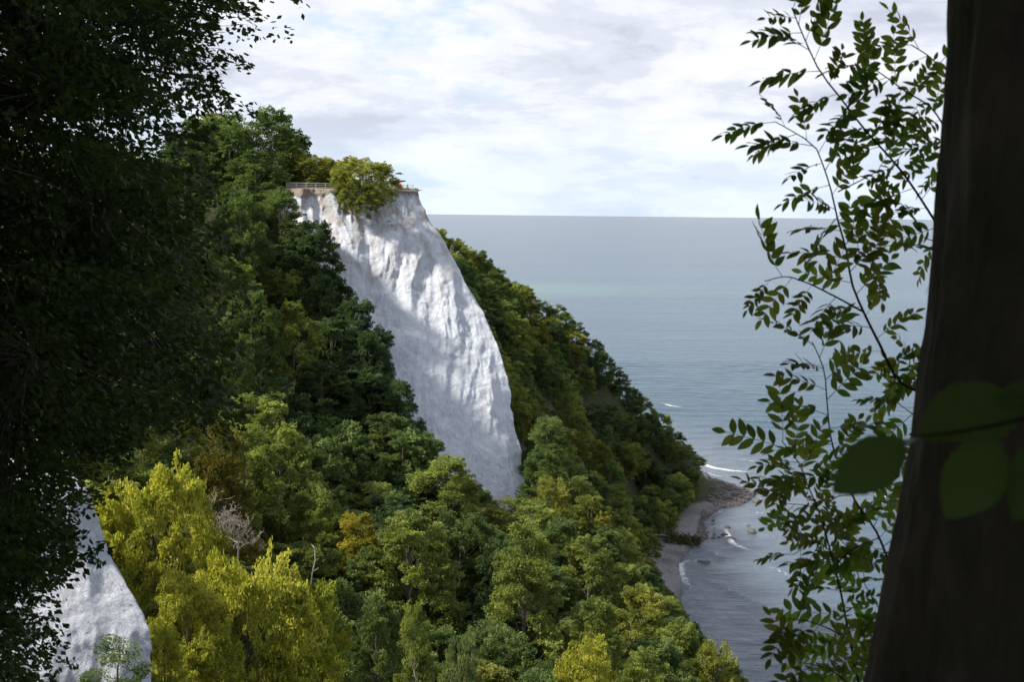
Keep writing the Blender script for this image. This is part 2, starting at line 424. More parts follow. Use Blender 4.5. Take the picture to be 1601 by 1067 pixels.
edge = np.clip(np.minimum.reduce([SX - 20, 340 - SX, SY - 190, 900 - SY]) / 40, 0, 1)
P3 = np.stack([SX, SY, SX * 0], -1)
off = SX - shore_x(SY)
swell = np.zeros_like(SX)
warp = 9 * fbm(P3 / 90, 21, 3)
bend = 0.0009 * (SX - 40) ** 2 * np.exp(-SX / 150) * 0 + 22 * np.exp(-np.clip(off, 0, 400) / 55)   # crests turn in towards the beach
for wl_, amp, ang, sd in ((15, 0.24, 8, 1), (9.5, 0.13, -6, 2), (5.6, 0.07, 16, 3)):
    u = SY * math.cos(R(ang)) + SX * math.sin(R(ang)) + warp + bend
    ph = 2 * math.pi * u / wl_ + 2.2 * fbm(P3 / (wl_ * 3), 30 + sd, 2)
    am = amp * (0.55 + 0.75 * fbm(P3 / (wl_ * 4), 40 + sd, 2))
    swell += am * (np.sin(ph) + 0.3 * np.sin(2 * ph + 0.6))
foam = np.zeros_like(SX); ridge = np.zeros_like(SX)
for line, w, a in FOAM:
    L = smooth_line(np.array([on_sea(*q)[:2] for q in line]), 40)
    dmin = np.full(SX.shape, 1e9); tt = np.zeros(SX.shape)
    bx0, bx1, by0, by1 = L[:, 0].min() - 15, L[:, 0].max() + 15, L[:, 1].min() - 15, L[:, 1].max() + 15
    k = (SX > bx0) & (SX < bx1) & (SY > by0) & (SY < by1)
    dd = np.hypot(SX[k][:, None] - L[:, 0], SY[k][:, None] - L[:, 1]); j = dd.argmin(1)
    d = dd.min(1); en = np.sin(np.clip(j / 39, 0.03, 0.97) * math.pi) ** 0.4
    foam[k] = np.maximum(foam[k], a * np.clip(1.25 - d / (w * 1.3), 0, 1) * en)
    ridge[k] = np.maximum(ridge[k], 0.45 * np.exp(-(d / 1.8) ** 2) * en)
lip = np.clip(1 - np.abs(off - 0.7) / 1.1, 0, 1) * np.clip(fbm(P3 / 9, 51) * 2 + 0.25, 0, 1)
foam = np.maximum(foam, lip * 0.9)
SZ = 0.02 + (swell * np.clip(off / 10, 0.15, 1) + ridge) * edge
shallow = np.clip(1.0 - off / 75, 0, 1) ** 1.0 * 0.9 * np.clip((SY - 150) / 60, 0, 1) * np.clip((760 - SY) / 240, 0, 1)
n1 = SX.size
V1 = np.stack([SX, SY, SZ], -1).reshape(-1, 3); F1 = grid_faces(len(sy), len(sx))
fx = np.r_[-60000, -8000, -2000, np.arange(-600, 1501, 100), 3000, 9000, 60000]; fy = np.r_[-3000, -400, np.arange(0, 4001, 100), 6000, 10000, 20000, 60000]
FX, FY = np.meshgrid(fx, fy)
milk_c = np.array(on_sea(850, 452)[:2])
milky = np.exp(-(((FX - milk_c[0]) / 170) ** 2 + ((FY - milk_c[1]) / 150) ** 2)) * 0.8
milky = np.maximum(milky, 0.12 * np.exp(-((FY - milk_c[1]) / 160) ** 2))
V2 = np.stack([FX, FY, np.full(FX.shape, -0.42)], -1).reshape(-1, 3); F2 = grid_faces(len(fy), len(fx)) + n1
z2 = np.zeros(FX.size)
me = np_mesh('sea', np.r_[V1, V2], np.r_[F1, F2], {'foam': np.r_[foam.ravel() * edge.ravel(), z2], 'shallow': np.r_[shallow.ravel(), z2], 'milky': np.r_[z2[:1].repeat(n1), milky.ravel()]})
tag(obj('sea', me, M_SEA), kind='structure')

# ------------------------------------------------------------------ chalk cliffs
def chalk_face(name, rightline, leftline, back, nface, nback, nrow, bulge, amp, seed, soil_z, seep_z, label, top_rows=((1.2, 0.06), (6.0, 0.25), (14.0, 0.4))):
    """horizontal plan sections from the left end L(z), across the face to the arete R(z), then round to the back B(z)"""
    Rl = np.array([at(*q) for q in rightline]); Rl = Rl[np.argsort(-Rl[:, 2])]
    Ll = np.array(leftline, float); Ll = Ll[np.argsort(-Ll[:, 2])]
    z0, z1 = Rl[0, 2], Rl[-1, 2]
    zs = np.linspace(z0, z1, nrow)
    Rx = np.interp(-zs, -Rl[:, 2], Rl[:, 0]); Ry = np.interp(-zs, -Rl[:, 2], Rl[:, 1])
    Lx = np.interp(-zs, -Ll[:, 2], Ll[:, 0]); Ly = np.interp(-zs, -Ll[:, 2], Ll[:, 1])
    u = np.linspace(0, 1, nface)
    X = Lx[:, None] + (Rx - Lx)[:, None] * u; Y = Ly[:, None] + (Ry - Ly)[:, None] * u
    W = np.hypot(Rx - Lx, Ry - Ly)[:, None]
    nx = (Ry - Ly)[:, None] / W; ny = -(Rx - Lx)[:, None] / W           # outward, towards the viewer
    Z = np.repeat(zs[:, None], nface, 1)
    t = (z0 - Z) / (z0 - z1)
    out_ = bulge * np.sin(u * math.pi)[None] * (0.35 + 0.65 * t)
    # ribs and runnels that run down the fall line and lean with the arete
    lean = X - 0.30 * (Rx - Rx[0])[:, None] * u[None]
    p = np.stack([lean / 5.5, Z / 26, Z * 0 + seed], -1)
    p[..., 0] += 0.35 * fbm(np.stack([X / 8, Z / 8, Z * 0], -1), seed + 5, 3)
    ribs = ridged(p, seed, 3)
    rough = fbm(np.stack([X / 2.6, Y / 2.6, Z / 3.4], -1), seed + 9, 5, 0.6)
    tw = lean / 6.2 + 0.6 * fbm(np.stack([X / 18, Z / 18, Z * 0], -1), seed + 90, 2)
    butt = (1 - np.abs(tw - np.floor(tw) - 0.5) * 2) * np.exp(-((t - 0.16) / 0.26) ** 2)
    tw2 = lean / 11.0 + 0.5 * fbm(np.stack([X / 22, Z / 30, Z * 0], -1), seed + 95, 2) + 0.35
    fan = (1 - np.abs(tw2 - np.floor(tw2) - 0.5) * 2) * np.clip((t - 0.12) / 0.8, 0, 1) ** 1.5
    p2 = np.stack([lean / 2.3 + 0.5 * fbm(np.stack([X / 5, Z / 5, Z * 0], -1), seed + 6, 2), Z / 15, Z * 0 + seed], -1)
    run = ridged(p2, seed + 3, 3)
    big = fbm(np.stack([X / 14, Y / 14, Z / 22], -1), seed + 14, 3)
    blk = np.abs(fbm(np.stack([X / 4, Y / 4, Z / 5], -1), seed + 70, 3)) ** 0.7
    end = np.clip(np.minimum(1, (1 - u) * 7), 0.22, 1)[None]
    disp = out_ + amp * (1.35 * ribs + 0.7 * big + 0.42 * rough - 0.6 * blk + 2.2 * butt + 2.0 * fan + 0.55 * run) * end
    X = X + nx * disp; Y = Y + ny * disp
    Z = Z + 0.35 * rough * (t > 0.01)
    # arete to back
    v = np.linspace(0, 1, nback + 1)[1:]
    bx = X[:, -1:] + back[0] * v + 0.9 * np.sin(v * math.pi); by = Y[:, -1:] + back[1] * v
    bz = np.repeat(zs[:, None], nback, 1)
    rb = fbm(np.stack([bx / 4, by / 4, bz / 8], -1), seed + 30, 4)
    bx = bx + rb * 0.9 * np.minimum(v * 6, 1)
    X = np.c_[X, bx]; Y = np.c_[Y, by]; Z = np.c_[Z, bz]
    jag = fbm(np.stack([Z / 2.2, Z * 0, Z * 0 + seed], -1), seed + 40, 4) * 0.55
    X = X + jag * np.exp(-(np.r_[1 - u, v * 2] * 9) ** 2)[None]
    # top: overhanging soil lip, then the flat ground behind
    top = [];  
    for dy, dz in top_rows:
        top.append((X[0] - 0.0 * dy, Y[0] + dy, Z[0] * 0 + z0 + dz))
    TX_ = np.array([q[0] for q in top])[::-1]; TY_ = np.array([q[1] for q in top])[::-1]; TZ_ = np.array([q[2] for q in top])[::-1]
    X = np.r_[TX_, X]; Y = np.r_[TY_, Y]; Z = np.r_[TZ_, Z]
    lipn = fbm(np.stack([X / 3, Z * 0, Z * 0 + seed], -1), seed + 50, 4)
    soil = np.clip((Z - (soil_z + 1.0 * lipn)) / 0.5, 0, 1)
    seep = np.clip((Z - seep_z[0]) / (seep_z[1] - seep_z[0]), 0, 1)
    lip_out = soil * 0.55
    Y = Y - lip_out * 0.8
    nc = nface + nback
    me = np_mesh(name, np.stack([X, Y, Z], -1).reshape(-1, 3), grid_faces(len(Z), nc)[:, ::-1], {'soil': soil, 'seep': seep})
    o = obj(name, me, M_CHALK); tag(o, label, kind='structure')
    return o
main_R = [(652, 298, 256), (654, 312, 255.5), (672, 345, 254), (690, 372, 252), (715, 420, 249), (748, 478, 245), (758, 490, 244), (775, 540, 240), (794, 590, 236.5),
          (799, 640, 233), (806, 680, 230), (813, 705, 228), (815, 735, 226), (821, 756, 224.5), (835, 800, 222), (845, 850, 219)]
zt = at(652, 298, 256)[2]
main_L = [(-47.5, 248, zt), (-45, 241, 100), (-42, 233.5, 88), (-38, 223, 77), (-32, 213, 68), (-25, 204, 58), (-17, 196, 45), (-13, 192, 36)]
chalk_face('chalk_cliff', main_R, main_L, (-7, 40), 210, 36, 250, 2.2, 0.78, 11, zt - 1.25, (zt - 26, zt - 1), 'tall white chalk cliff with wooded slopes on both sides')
near_R = [(-20, 655, 80), (40, 676, 76), (70, 692, 75), (105, 712, 74), (138, 765, 72.5), (150, 800, 72), (165, 848, 71), (182, 892, 70), (205, 935, 69), (228, 988, 68), (236, 1040, 67), (240, 1100, 66), (262, 1180, 65), (275, 1260, 64)]
zn = at(-20, 655, 80)[2]
near_L = [(-33.5, 77, zn), (-33, 69, 88), (-32, 60, 80), (-31, 56, 70)]
chalk_face('chalk_outcrop', near_R, near_L, (-5, 7), 130, 30, 160, 1.2, 0.45, 23, zn - 0.4, (zn - 6, zn), 'near white chalk outcrop behind the dark hanging beech branches', ((0.8, -0.5), (2.4, -3.0), (5.0, -9.0)))

# ------------------------------------------------------------------ trees: prototypes
def leaf_quads(C, A, Nn, L, wid=0.62):
    A = norm(A); S = norm(np.cross(Nn, A)); n = len(C)
    L = np.asarray(L)[:, None]
    V = np.stack([C - A * L * 0.5, C + S * L * wid * 0.5 - A * L * 0.03, C + A * L * 0.5, C - S * L * wid * 0.5 - A * L * 0.03], 1)
    return V.reshape(-1, 3), np.arange(n * 4).reshape(-1, 4)
def leaf_ovals(C, A, Nn, L, wid=0.6):
    A = norm(A); S = norm(np.cross(Nn, A)); n = len(C); L = np.asarray(L)[:, None]
    V = np.stack([C - A * L * .5, C - A * L * .22 + S * L * wid * .42, C + A * L * .16 + S * L * wid * .46, C + A * L * .5, C + A * L * .16 - S * L * wid * .46, C - A * L * .22 - S * L * wid * .42], 1)
    return V.reshape(-1, 3), np.arange(n * 6).reshape(-1, 6)
def sprays(rg, O, D, length, per, leaf, lob, droop=0.22, width=0.5, flat=0.07, jit=0.55, oval=False):
    """fans of leaves: O origins, D directions, one autumn/tint value per spray in lob"""
    n = len(O); D = norm(D)
    side = norm(np.cross(D, np.array([0, 0, 1.0])) + 0.25 * rg.normal(size=(n, 3)))
    up = norm(np.cross(side, D))
    s = rg.random((n, per)) ** 0.8
    w = width * np.sin(math.pi * (0.10 + 0.86 * s)) ** 0.8
    t = (rg.random((n, per)) * 2 - 1) * w
    hgt = rg.normal(size=(n, per)) * flat - droop * s * s - 0.25 * t * t
    ln = np.asarray(length)[:, None, None]
    C = O[:, None] + ln * (D[:, None] * s[..., None] + side[:, None] * t[..., None] + up[:, None] * hgt[..., None])
    A = D[:, None] * 0.8 + side[:, None] * np.sign(t)[..., None] * 0.75 + rg.normal(size=(n, per, 3)) * 0.45 - np.array([0, 0, 0.25])
    N = up[:, None] + rg.normal(size=(n, per, 3)) * jit
    tint = np.clip(0.45 + lob[:, 0][:, None] * 0.3 + rg.normal(size=(n, per)) * 0.2, 0, 1)
    aut = np.clip(lob[:, 1][:, None] + rg.normal(size=(n, per)) * 0.18 - 0.1, 0, 1)
    V, F = (leaf_ovals if oval else leaf_quads)(C.reshape(-1, 3), A.reshape(-1, 3), norm(N.reshape(-1, 3)), leaf * (0.7 + 0.6 * rg.random(n * per)))
    kk = F.shape[1]
    return V, F, tint.reshape(-1).repeat(kk), aut.reshape(-1).repeat(kk)
def make_tree(name, seed, H=16.0, Rr=5.0, base=0.28, n_lobe=26, n_spray=330, per=90, leaf=0.26, slen=1.7, lobe=0.36, open_=0.0, top=2.0, autumn=1.0, ball=False):
    rg = np.random.default_rng(seed)
    k = np.arange(n_lobe); az = k * 2.399963 + rg.random(n_lobe) * 0.7
    t = np.clip((k + 0.5) / n_lobe + rg.normal(size=n_lobe) * 0.04, 0.02, 0.97)
    prof = (1 - t ** top) ** 0.6 * np.minimum(1, 0.62 + 1.6 * t)
    if ball: prof = np.sin(math.pi * (0.10 + 0.80 * t)) ** 0.55
    rr = Rr * prof * (0.66 + 0.22 * rg.random(n_lobe))
    cz = H * (base + (1 - base) * t * 0.93)
    LC = np.stack([np.cos(az) * rr, np.sin(az) * rr, cz], -1)
    LR = Rr * lobe * (0.8 + 0.5 * rg.random(n_lobe)) * (1 - 0.35 * t)
    lobv = np.stack([rg.normal(size=n_lobe), np.clip(rg.normal(size=n_lobe) * 0.22 * autumn + 0.12 * autumn, 0, 1)], -1)
    w = LR ** 2; w /= w.sum()
    li = rg.choice(n_lobe, n_spray, p=w)
    d = norm(rg.normal(size=(n_spray, 3)) + np.array([0, 0, 0.35]))
    outw = norm(np.stack([np.cos(az), np.sin(az), 0.25 + 0 * az], -1))[li]
    d = norm(d + outw * 0.75)
    tip = LC[li] + d * LR[li][:, None] * (0.72 + 0.42 * rg.random(n_spray))[:, None] * np.array([1, 1, 0.8])
    D = norm(d * 0.8 + outw * 0.7 + rg.normal(size=(n_spray, 3)) * 0.25 + np.array([0, 0, 0.12]))
    ln = slen * (0.65 + 0.7 * rg.random(n_spray))
    O = tip - D * ln[:, None] * 0.75
    V, F, ti, au = sprays(rg, O, D, ln, per, leaf, lobv[li] + np.stack([rg.normal(size=n_spray) * 0.5, rg.normal(size=n_spray) * 0.05], -1))
    crown = np_mesh(name + '_crown', V, F, {'tint': ti, 'autumn': au}, smooth=False)
    crown.materials.append(M_LEAF)
    T = Tubes(); wob = rg.normal(size=(8, 2)) * 0.12
    zz_ = np.linspace(-1.5, H * 0.86, 8); tp = np.stack([np.cumsum(wob[:, 0]) * 0.5, np.cumsum(wob[:, 1]) * 0.5, zz_], -1)
    tp[:, :2] -= tp[1, :2]; r0 = H * 0.0165
    T.add(tp, r0 * np.linspace(1.25, 0.18, 8), 8)
    for j in range(n_lobe):
        zb = H * (base * 0.75 + (1 - base) * max(0.0, t[j] - 0.16) * 0.85)
        b0 = np.array([np.interp(zb, zz_, tp[:, 0]), np.interp(zb, zz_, tp[:, 1]), zb]); e = LC[j] + (LC[j] - b0) * 0.15
        mid = (b0 + e) / 2 + np.array([0, 0, -0.06 * H * (1 - t[j])]) + rg.normal(size=3) * 0.2
        T.add(smooth_line([b0, mid, e], 6), r0 * np.linspace(0.32, 0.05, 6) * (1.1 - 0.6 * t[j]), 5)
    trunk = T.mesh(name + '_trunk'); trunk.materials.append(M_BARK)
    return dict(trunk=trunk, crown=crown, H=H, R=Rr)
NEAR = [make_tree('near_a', 1, 18, 5.2, 0.22, 32, 740, 105, 0.215, 1.5, 0.37),
        make_tree('near_b', 2, 18, 5.0, 0.20, 28, 720, 105, 0.215, 1.6, 0.39),
        make_tree('near_c', 3, 18, 4.2, 0.16, 30, 640, 105, 0.205, 1.5, 0.42, top=1.5),
        make_tree('near_d', 4, 12, 5.2, 0.06, 32, 720, 110, 0.18, 1.3, 0.40, top=2.6)]      # d: low bushy
FAR = [make_tree('far_a', 11, 14, 5.0, 0.18, 22, 480, 92, 0.23, 1.35, 0.38, autumn=0.35),
       make_tree('far_b', 12, 14, 5.0, 0.15, 18, 480, 92, 0.23, 1.55, 0.40, autumn=0.35),
       make_tree('far_c', 13, 15, 4.6, 0.14, 24, 480, 92, 0.23, 1.35, 0.38, top=1.6, autumn=0.35),
       make_tree('far_d', 14, 13, 5.2, 0.12, 20, 480, 92, 0.23, 1.45, 0.37, top=2.6, autumn=0.35),
       make_tree('far_e', 15, 14, 4.8, 0.2, 16, 480, 92, 0.23, 1.45, 0.44, autumn=0.35)]
BUSH = make_tree('bush', 19, 10, 6.0, 0.04, 44, 900, 105, 0.21, 1.3, 0.40, ball=True, autumn=0.6)
OPENT = make_tree('open_a', 21, 14, 4.6, 0.3, 16, 120, 60, 0.30, 1.3, 0.30)
SAP = make_tree('sapling', 22, 5, 1.5, 0.1, 18, 130, 60, 0.12, 0.8, 0.40, top=1.3)

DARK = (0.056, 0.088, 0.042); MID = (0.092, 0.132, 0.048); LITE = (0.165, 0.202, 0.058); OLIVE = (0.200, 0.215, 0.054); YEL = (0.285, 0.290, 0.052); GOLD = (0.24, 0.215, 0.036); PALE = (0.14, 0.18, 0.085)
trees_xy = []; HEROES = []
def plant(proto, x, y, H, Rr, color, name, label, group=None, z=None, rz=None, lean=(0, 0), cat='tree'):
    z = float(ground_z(np.array([x]), np.array([y]))[0]) - 0.2 if z is None else z
    r = empty(name, (x, y, z), random.random() * 6.28 if rz is None else rz)
    r.rotation_euler[0], r.rotation_euler[1] = lean
    tag(r, label, cat, group)
    s = (Rr / proto['R'], Rr / proto['R'], H / proto['H'])
    t = obj('trunk', proto['trunk'], None, r); t.scale = s
    c = obj('crown', proto['crown'], None, r); c.scale = s
    c.color = (*color, 1)
    trees_xy.append((x, y, Rr)); HEROES.append((None, x, y, z, H, Rr))
    return r
def hero(px, py, Y, wpx, proto, color, name, label, group=None, hmin=4.0, z=None, cat='tree'):
    p = at(px, py, Y); Rr = wpx / FPX * Y / 2
    gz = float(ground_z(np.array([p[0]]), np.array([p[1]]))[0]) if z is None else z
    return plant(proto, p[0], p[1], max(hmin, p[2] - gz + 0.3), Rr, color, name, label, group, None if z is None else z, cat=cat)

# what the trees must leave open, as the photograph does (frame outlines of chalk, sea, beach, sky)
OPEN_ = [[(460, 300), (655, 298), (690, 365), (750, 475), (795, 590), (805, 680), (820, 755), (740, 717), (690, 690), (655, 660), (640, 630), (612, 590), (600, 555), (585, 505), (535, 468), (525, 420), (520, 360)],
         [(345, -300), (345, 170), (420, 176), (455, 200), (484, 215), (492, 240), (540, 246), (650, 290), (685, 345), (720, 372), (768, 395), (792, 425), (850, 462), (905, 490), (940, 528), (962, 560), (1012, 605), (1062, 660), (1096, 712), (1100, 750), (1062, 800), (1046, 845), (1008, 852), (1030, 885), (1060, 925), (1085, 960), (1132, 1012), (1182, 1067), (1220, 1300), (3000, 1300), (3000, -300)],
         [(-60, 640), (60, 690), (105, 712), (140, 765), (165, 848), (205, 935), (232, 1000), (238, 1100), (-60, 1100)]]
def blocked(x, y, z, H, Rr, lim):
    for dx, h in ((0, 1.0), (-0.95, 0.62), (0.95, 0.62), (-0.7, 0.86), (0.7, 0.86), (0, 0.7)):
        px, py = project((x + dx * Rr, y, z + h * H))
        for i, po in enumerate(OPEN_):
            if i in lim and in_poly(px, py, po): return True
    return False

# --- trees that stand out in the photograph
hero(240, 734, 95, 205, BUSH, YEL, 'beech_tree', 'yellow green beech with golden top beside the near chalk outcrop')
hero(385, 866, 89, 225, BUSH, YEL, 'beech_tree', 'large bright yellow green beech at lower left, below the dead grey tree')
hero(290, 905, 82, 170, NEAR[3], YEL, 'beech_tree', 'bright yellow beech at the bottom edge right of the near chalk outcrop')
hero(488, 918, 93, 165, NEAR[3], (0.215, 0.235, 0.038), 'beech_tree', 'sunlit yellow green beech just right of the thin dead snag')
hero(255, 985, 74, 90, NEAR[3], YEL, 'beech_tree', 'low yellow beech at the bottom edge touching the near chalk outcrop')
hero(560, 800, 150, 105, NEAR[2], GOLD, 'beech_tree', 'golden topped beech at the edge of the dark ravine')
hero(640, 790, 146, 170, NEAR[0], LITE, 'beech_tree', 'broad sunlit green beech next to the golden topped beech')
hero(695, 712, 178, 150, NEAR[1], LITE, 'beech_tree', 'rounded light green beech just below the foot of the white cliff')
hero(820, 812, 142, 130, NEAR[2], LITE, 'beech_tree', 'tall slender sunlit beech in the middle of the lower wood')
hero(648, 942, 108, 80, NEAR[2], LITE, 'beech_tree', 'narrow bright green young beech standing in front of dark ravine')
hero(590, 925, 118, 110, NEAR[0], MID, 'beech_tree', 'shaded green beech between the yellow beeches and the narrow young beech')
hero(722, 1000, 100, 95, NEAR[3], PALE, 'whitebeam_shrub', 'pale grey green shrub at the bottom edge', cat='shrub')
hero(930, 925, 140, 105, NEAR[0], LITE, 'beech_tree', 'sunlit green beech with pointed top at lower right of the wood')
hero(1002, 912, 158, 110, NEAR[1], OLIVE, 'beech_tree', 'yellowish green beech nearest the beach in the lower wood')
hero(915, 1002, 118, 145, NEAR[3], YEL, 'beech_tree', 'bright yellow beech at bottom edge right of the centre')
hero(1062, 968, 152, 110, NEAR[1], LITE, 'beech_tree', 'light green beech on the seaward edge of the lower wood')
hero(1120, 1010, 150, 110, NEAR[3], OLIVE, 'beech_tree', 'olive green beech at the bottom right corner of wood above the sea')
hero(1010, 1005, 128, 120, NEAR[0], LITE, 'beech_tree', 'leafy green beech in front of the yellowish beech near the beach')
hero(862, 750, 200, 85, NEAR[3], OLIVE, 'beech_tree', 'yellow tinged beech right of the lowest tip of the white cliff')
hero(392, 172, 272, 150, BUSH, MID, 'beech_tree', 'big round beech at the top of the hill against the sky')
hero(335, 186, 262, 120, BUSH, MID, 'beech_tree', 'hilltop beech next to the dark hanging branches')
hero(464, 200, 284, 50, OPENT, DARK, 'ash_tree', 'dark open crowned tree right of the big round hilltop beech')
hero(486, 242, 270, 80, BUSH, OLIVE, 'beech_tree', 'yellow green round tree behind the white railing')
hero(545, 244, 286, 60, OPENT, OLIVE, 'ash_tree', 'thin leaved tree behind the large bush on cliff top')
hero(600, 262, 272, 70, OPENT, OLIVE, 'hawthorn_tree', 'feathery small tree behind the right side of the cliff top bush')
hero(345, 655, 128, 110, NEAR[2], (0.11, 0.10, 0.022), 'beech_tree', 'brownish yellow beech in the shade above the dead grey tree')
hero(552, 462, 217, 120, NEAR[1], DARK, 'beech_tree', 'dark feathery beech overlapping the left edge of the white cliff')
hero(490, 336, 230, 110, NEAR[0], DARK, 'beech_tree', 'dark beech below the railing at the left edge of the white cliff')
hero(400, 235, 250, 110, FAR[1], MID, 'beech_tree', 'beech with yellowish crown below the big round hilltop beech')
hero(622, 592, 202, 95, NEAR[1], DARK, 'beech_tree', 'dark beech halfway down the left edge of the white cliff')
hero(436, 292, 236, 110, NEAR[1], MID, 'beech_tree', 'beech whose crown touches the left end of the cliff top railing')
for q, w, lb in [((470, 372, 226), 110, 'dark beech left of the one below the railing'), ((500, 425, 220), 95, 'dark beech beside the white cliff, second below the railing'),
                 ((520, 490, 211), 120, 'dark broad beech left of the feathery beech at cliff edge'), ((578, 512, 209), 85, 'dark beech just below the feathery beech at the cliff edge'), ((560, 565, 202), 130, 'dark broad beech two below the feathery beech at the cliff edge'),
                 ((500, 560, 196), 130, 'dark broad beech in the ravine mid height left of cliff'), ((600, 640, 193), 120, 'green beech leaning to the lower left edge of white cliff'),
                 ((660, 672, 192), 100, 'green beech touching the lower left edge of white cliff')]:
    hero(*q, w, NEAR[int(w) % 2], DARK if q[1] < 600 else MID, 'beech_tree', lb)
for q, w, lb in [((1058, 690, 452), 58, 'beech at the seaward end of the far headland, uppermost of the end group'), ((1082, 722, 462), 44, 'small beech at the very tip of the far headland'),
                 ((1072, 752, 446), 46, 'beech hanging over the upper beach at headland tip'), ((1050, 788, 430), 50, 'beech overhanging the middle of the upper beach'), ((1032, 806, 420), 46, 'dark beech at the beach edge left of the middle'),
                 ((1005, 812, 410), 52, 'beech at the headland foot above the fallen trunk'), ((975, 805, 400), 52, 'beech at the headland foot left of the fallen trunk'), ((1020, 745, 436), 56, 'beech on the lower headland above the beach middle')]:
    hero(*q, w, FAR[int(q[0]) % 5], LITE if q[0] % 3 else MID, 'beech_tree', lb, hmin=5.0)
hero(945, 710, 395, 60, FAR[2], GOLD, 'beech_tree', 'golden brown beech low on the far wooded headland')
p = at(572, 290, 255)
edge_bush = plant(BUSH, p[0], p[1] - 5.2, 10.6, 6.2, OLIVE, 'cliff_edge_bush', 'large yellow green bush hanging over the cliff top edge', z=zt - 4.4, cat='bush')
p = at(607, 352, 250); plant(SAP, p[0], p[1] - 1.0, 4.2, 1.8, (0.03, 0.045, 0.018), 'cliff_shrub', 'small dark shrub growing in a gully of the white cliff', z=p[2] - 3.2, cat='shrub')
p = at(648, 356, 253); plant(SAP, p[0], p[1] - 1.0, 1.3, 0.8, DARK, 'cliff_shrub', 'tiny green tuft on the white cliff near its right edge', z=p[2] - 0.6, cat='shrub')
p = at(182, 992, 62); plant(SAP, p[0], p[1], 4.2, 1.75, MID, 'beech_sapling', 'young green beech sapling in front of the near chalk outcrop', z=p[2] - 4.1)
p = at(637, 286, 257); plant(SAP, p[0], p[1], 1.5, 0.35, DARK, 'shrub_seedling', 'thin seedling standing on the cliff top tip', z=zt - 0.2, cat='shrub')

# --- the rest of the wood
HERO_N = len(trees_xy)
CAND = []
def fill(n_try, xr, yr, spacing, cond, hr, rr, protos, colors, labels, group, lim, seed, cap):
    rg = random.Random(seed); k = 0
    near = list(trees_xy) + [(c[1], c[2], -1) for c in CAND]
    for _ in range(n_try):
        if k >= cap: break
        x = rg.uniform(*xr); y = rg.uniform(*yr)
        if not cond(x, y): continue
        if any((x - a) ** 2 + (y - b) ** 2 < (spacing if c < 0 else min(spacing, 0.8 * c)) ** 2 for a, b, c in near): continue
        z = float(ground_z(np.array([x]), np.array([y]))[0])
        if z < 1.7 or shore_x(y) - x < 6.5: continue
        H = rg.uniform(*hr); Rr = rg.uniform(*rr); ok = False
        lm = [i for i in lim if not (i == 0 and y > 262) and not (i == 2 and y > 85)]
        for _s in range(5):
            if not blocked(x, y, z, H, Rr, lm): ok = True; break
            H *= 0.84; Rr *= 0.88
        if not ok: continue
        px, py = project((x, y, z + H))
        if px < -140 or px > 1330 or py > 1190: continue
        c = rg.choice(colors); v = rg.uniform(0.8, 1.25); q = rg.choice(protos); rz = rg.uniform(0, 6.28)
        near.append((x, y, -1)); k += 1
        CAND.append((q, x, y, z, H, Rr, tuple(w * v for w in c), group, rz, labels, v, c))
    return k
def keep_visible(limit):
    """front-to-back coverage count in a coarse frame: trees wholly behind others are left out"""
    W_, H_ = 534, 356; buf = np.zeros((H_, W_), bool)
    yy, xx = np.mgrid[0:H_, 0:W_] * 3.0
    for po in (OPEN_[2], CANO_MASK): 
        buf |= np.array([[in_poly(xx[j, i], yy[j, i], po) for i in range(W_)] for j in range(H_)]) if False else mask_poly(po, xx, yy)
    ch = mask_poly(OPEN_[0], xx, yy); done = False; vis = []
    for t in sorted(CAND + HEROES, key=lambda c: c[2]):
        q, x, y, z, H, Rr = t[:6]
        if y > 262 and not done: buf |= ch; done = True
        cx_, cy_ = project((x, y, z + 0.6 * H)); rx = FPX * Rr / y; ry = FPX * 0.42 * H / y
        m = ((xx - cx_) / rx) ** 2 + ((yy - cy_) / ry) ** 2 < 1.0
        v_ = int((m & ~buf).sum())
        buf |= ((xx - cx_) / (rx * 0.9)) ** 2 + ((yy - cy_) / (ry * 0.9)) ** 2 < 1.0
        if len(t) > 7: vis.append((v_, t))
    vis.sort(key=lambda c: -c[0])
    return [t for v_, t in vis if v_ > 6][:limit]
def mask_poly(po, xx, yy):
    c = np.zeros(xx.shape, bool); j = len(po) - 1
    for i in range(len(po)):
        xi, yi = po[i]; xj, yj = po[j]
        if yi != yj: c ^= ((yi > yy) != (yj > yy)) & (xx < (xj - xi) * (yy - yi) / (yj - yi) + xi)
        j = i
    return c
line = lambda p, q, x: p[1] + (q[1] - p[1]) * (x - p[0]) / (q[0] - p[0])
def tone(c, v):
    return {DARK: 'dark green', MID: 'mid green', LITE: 'light green', OLIVE: 'yellowish green'}[c]
def size(H, lo, hi): return 'small' if H < lo else ('tall' if H > hi else 'middling')
def lab_spur(px, py, c, v, H):
    sky_ = np.interp(px, [680, 720, 790, 850, 905, 962, 1012, 1062, 1096], [345, 372, 425, 462, 490, 560, 605, 660, 712])
    row = 'on the skyline' if py < sky_ + 28 else ('high up' if py < sky_ + 85 else ('halfway down' if py < sky_ + 170 else 'low down'))
    where = 'close to the white cliff' if px < 800 else ('midway between cliff and beach' if px < 950 else 'above the beach')
    return f'{size(H, 9.5, 13)} {tone(c, v)} beech {row} on the far headland, {where}'
def lab_left(px, py, c, v, H):
    row = 'on the upper hillside left of the cliff railing' if py < 300 else ('high on the shaded slope left of white cliff' if py < 430 else ('halfway down the shaded slope left of white cliff' if py < 560 else 'low in the dark ravine left of white cliff'))
    return f'{size(H, 14.5, 17.5)} {tone(c, v)} beech {row}' + (', left part' if px < 400 else '')
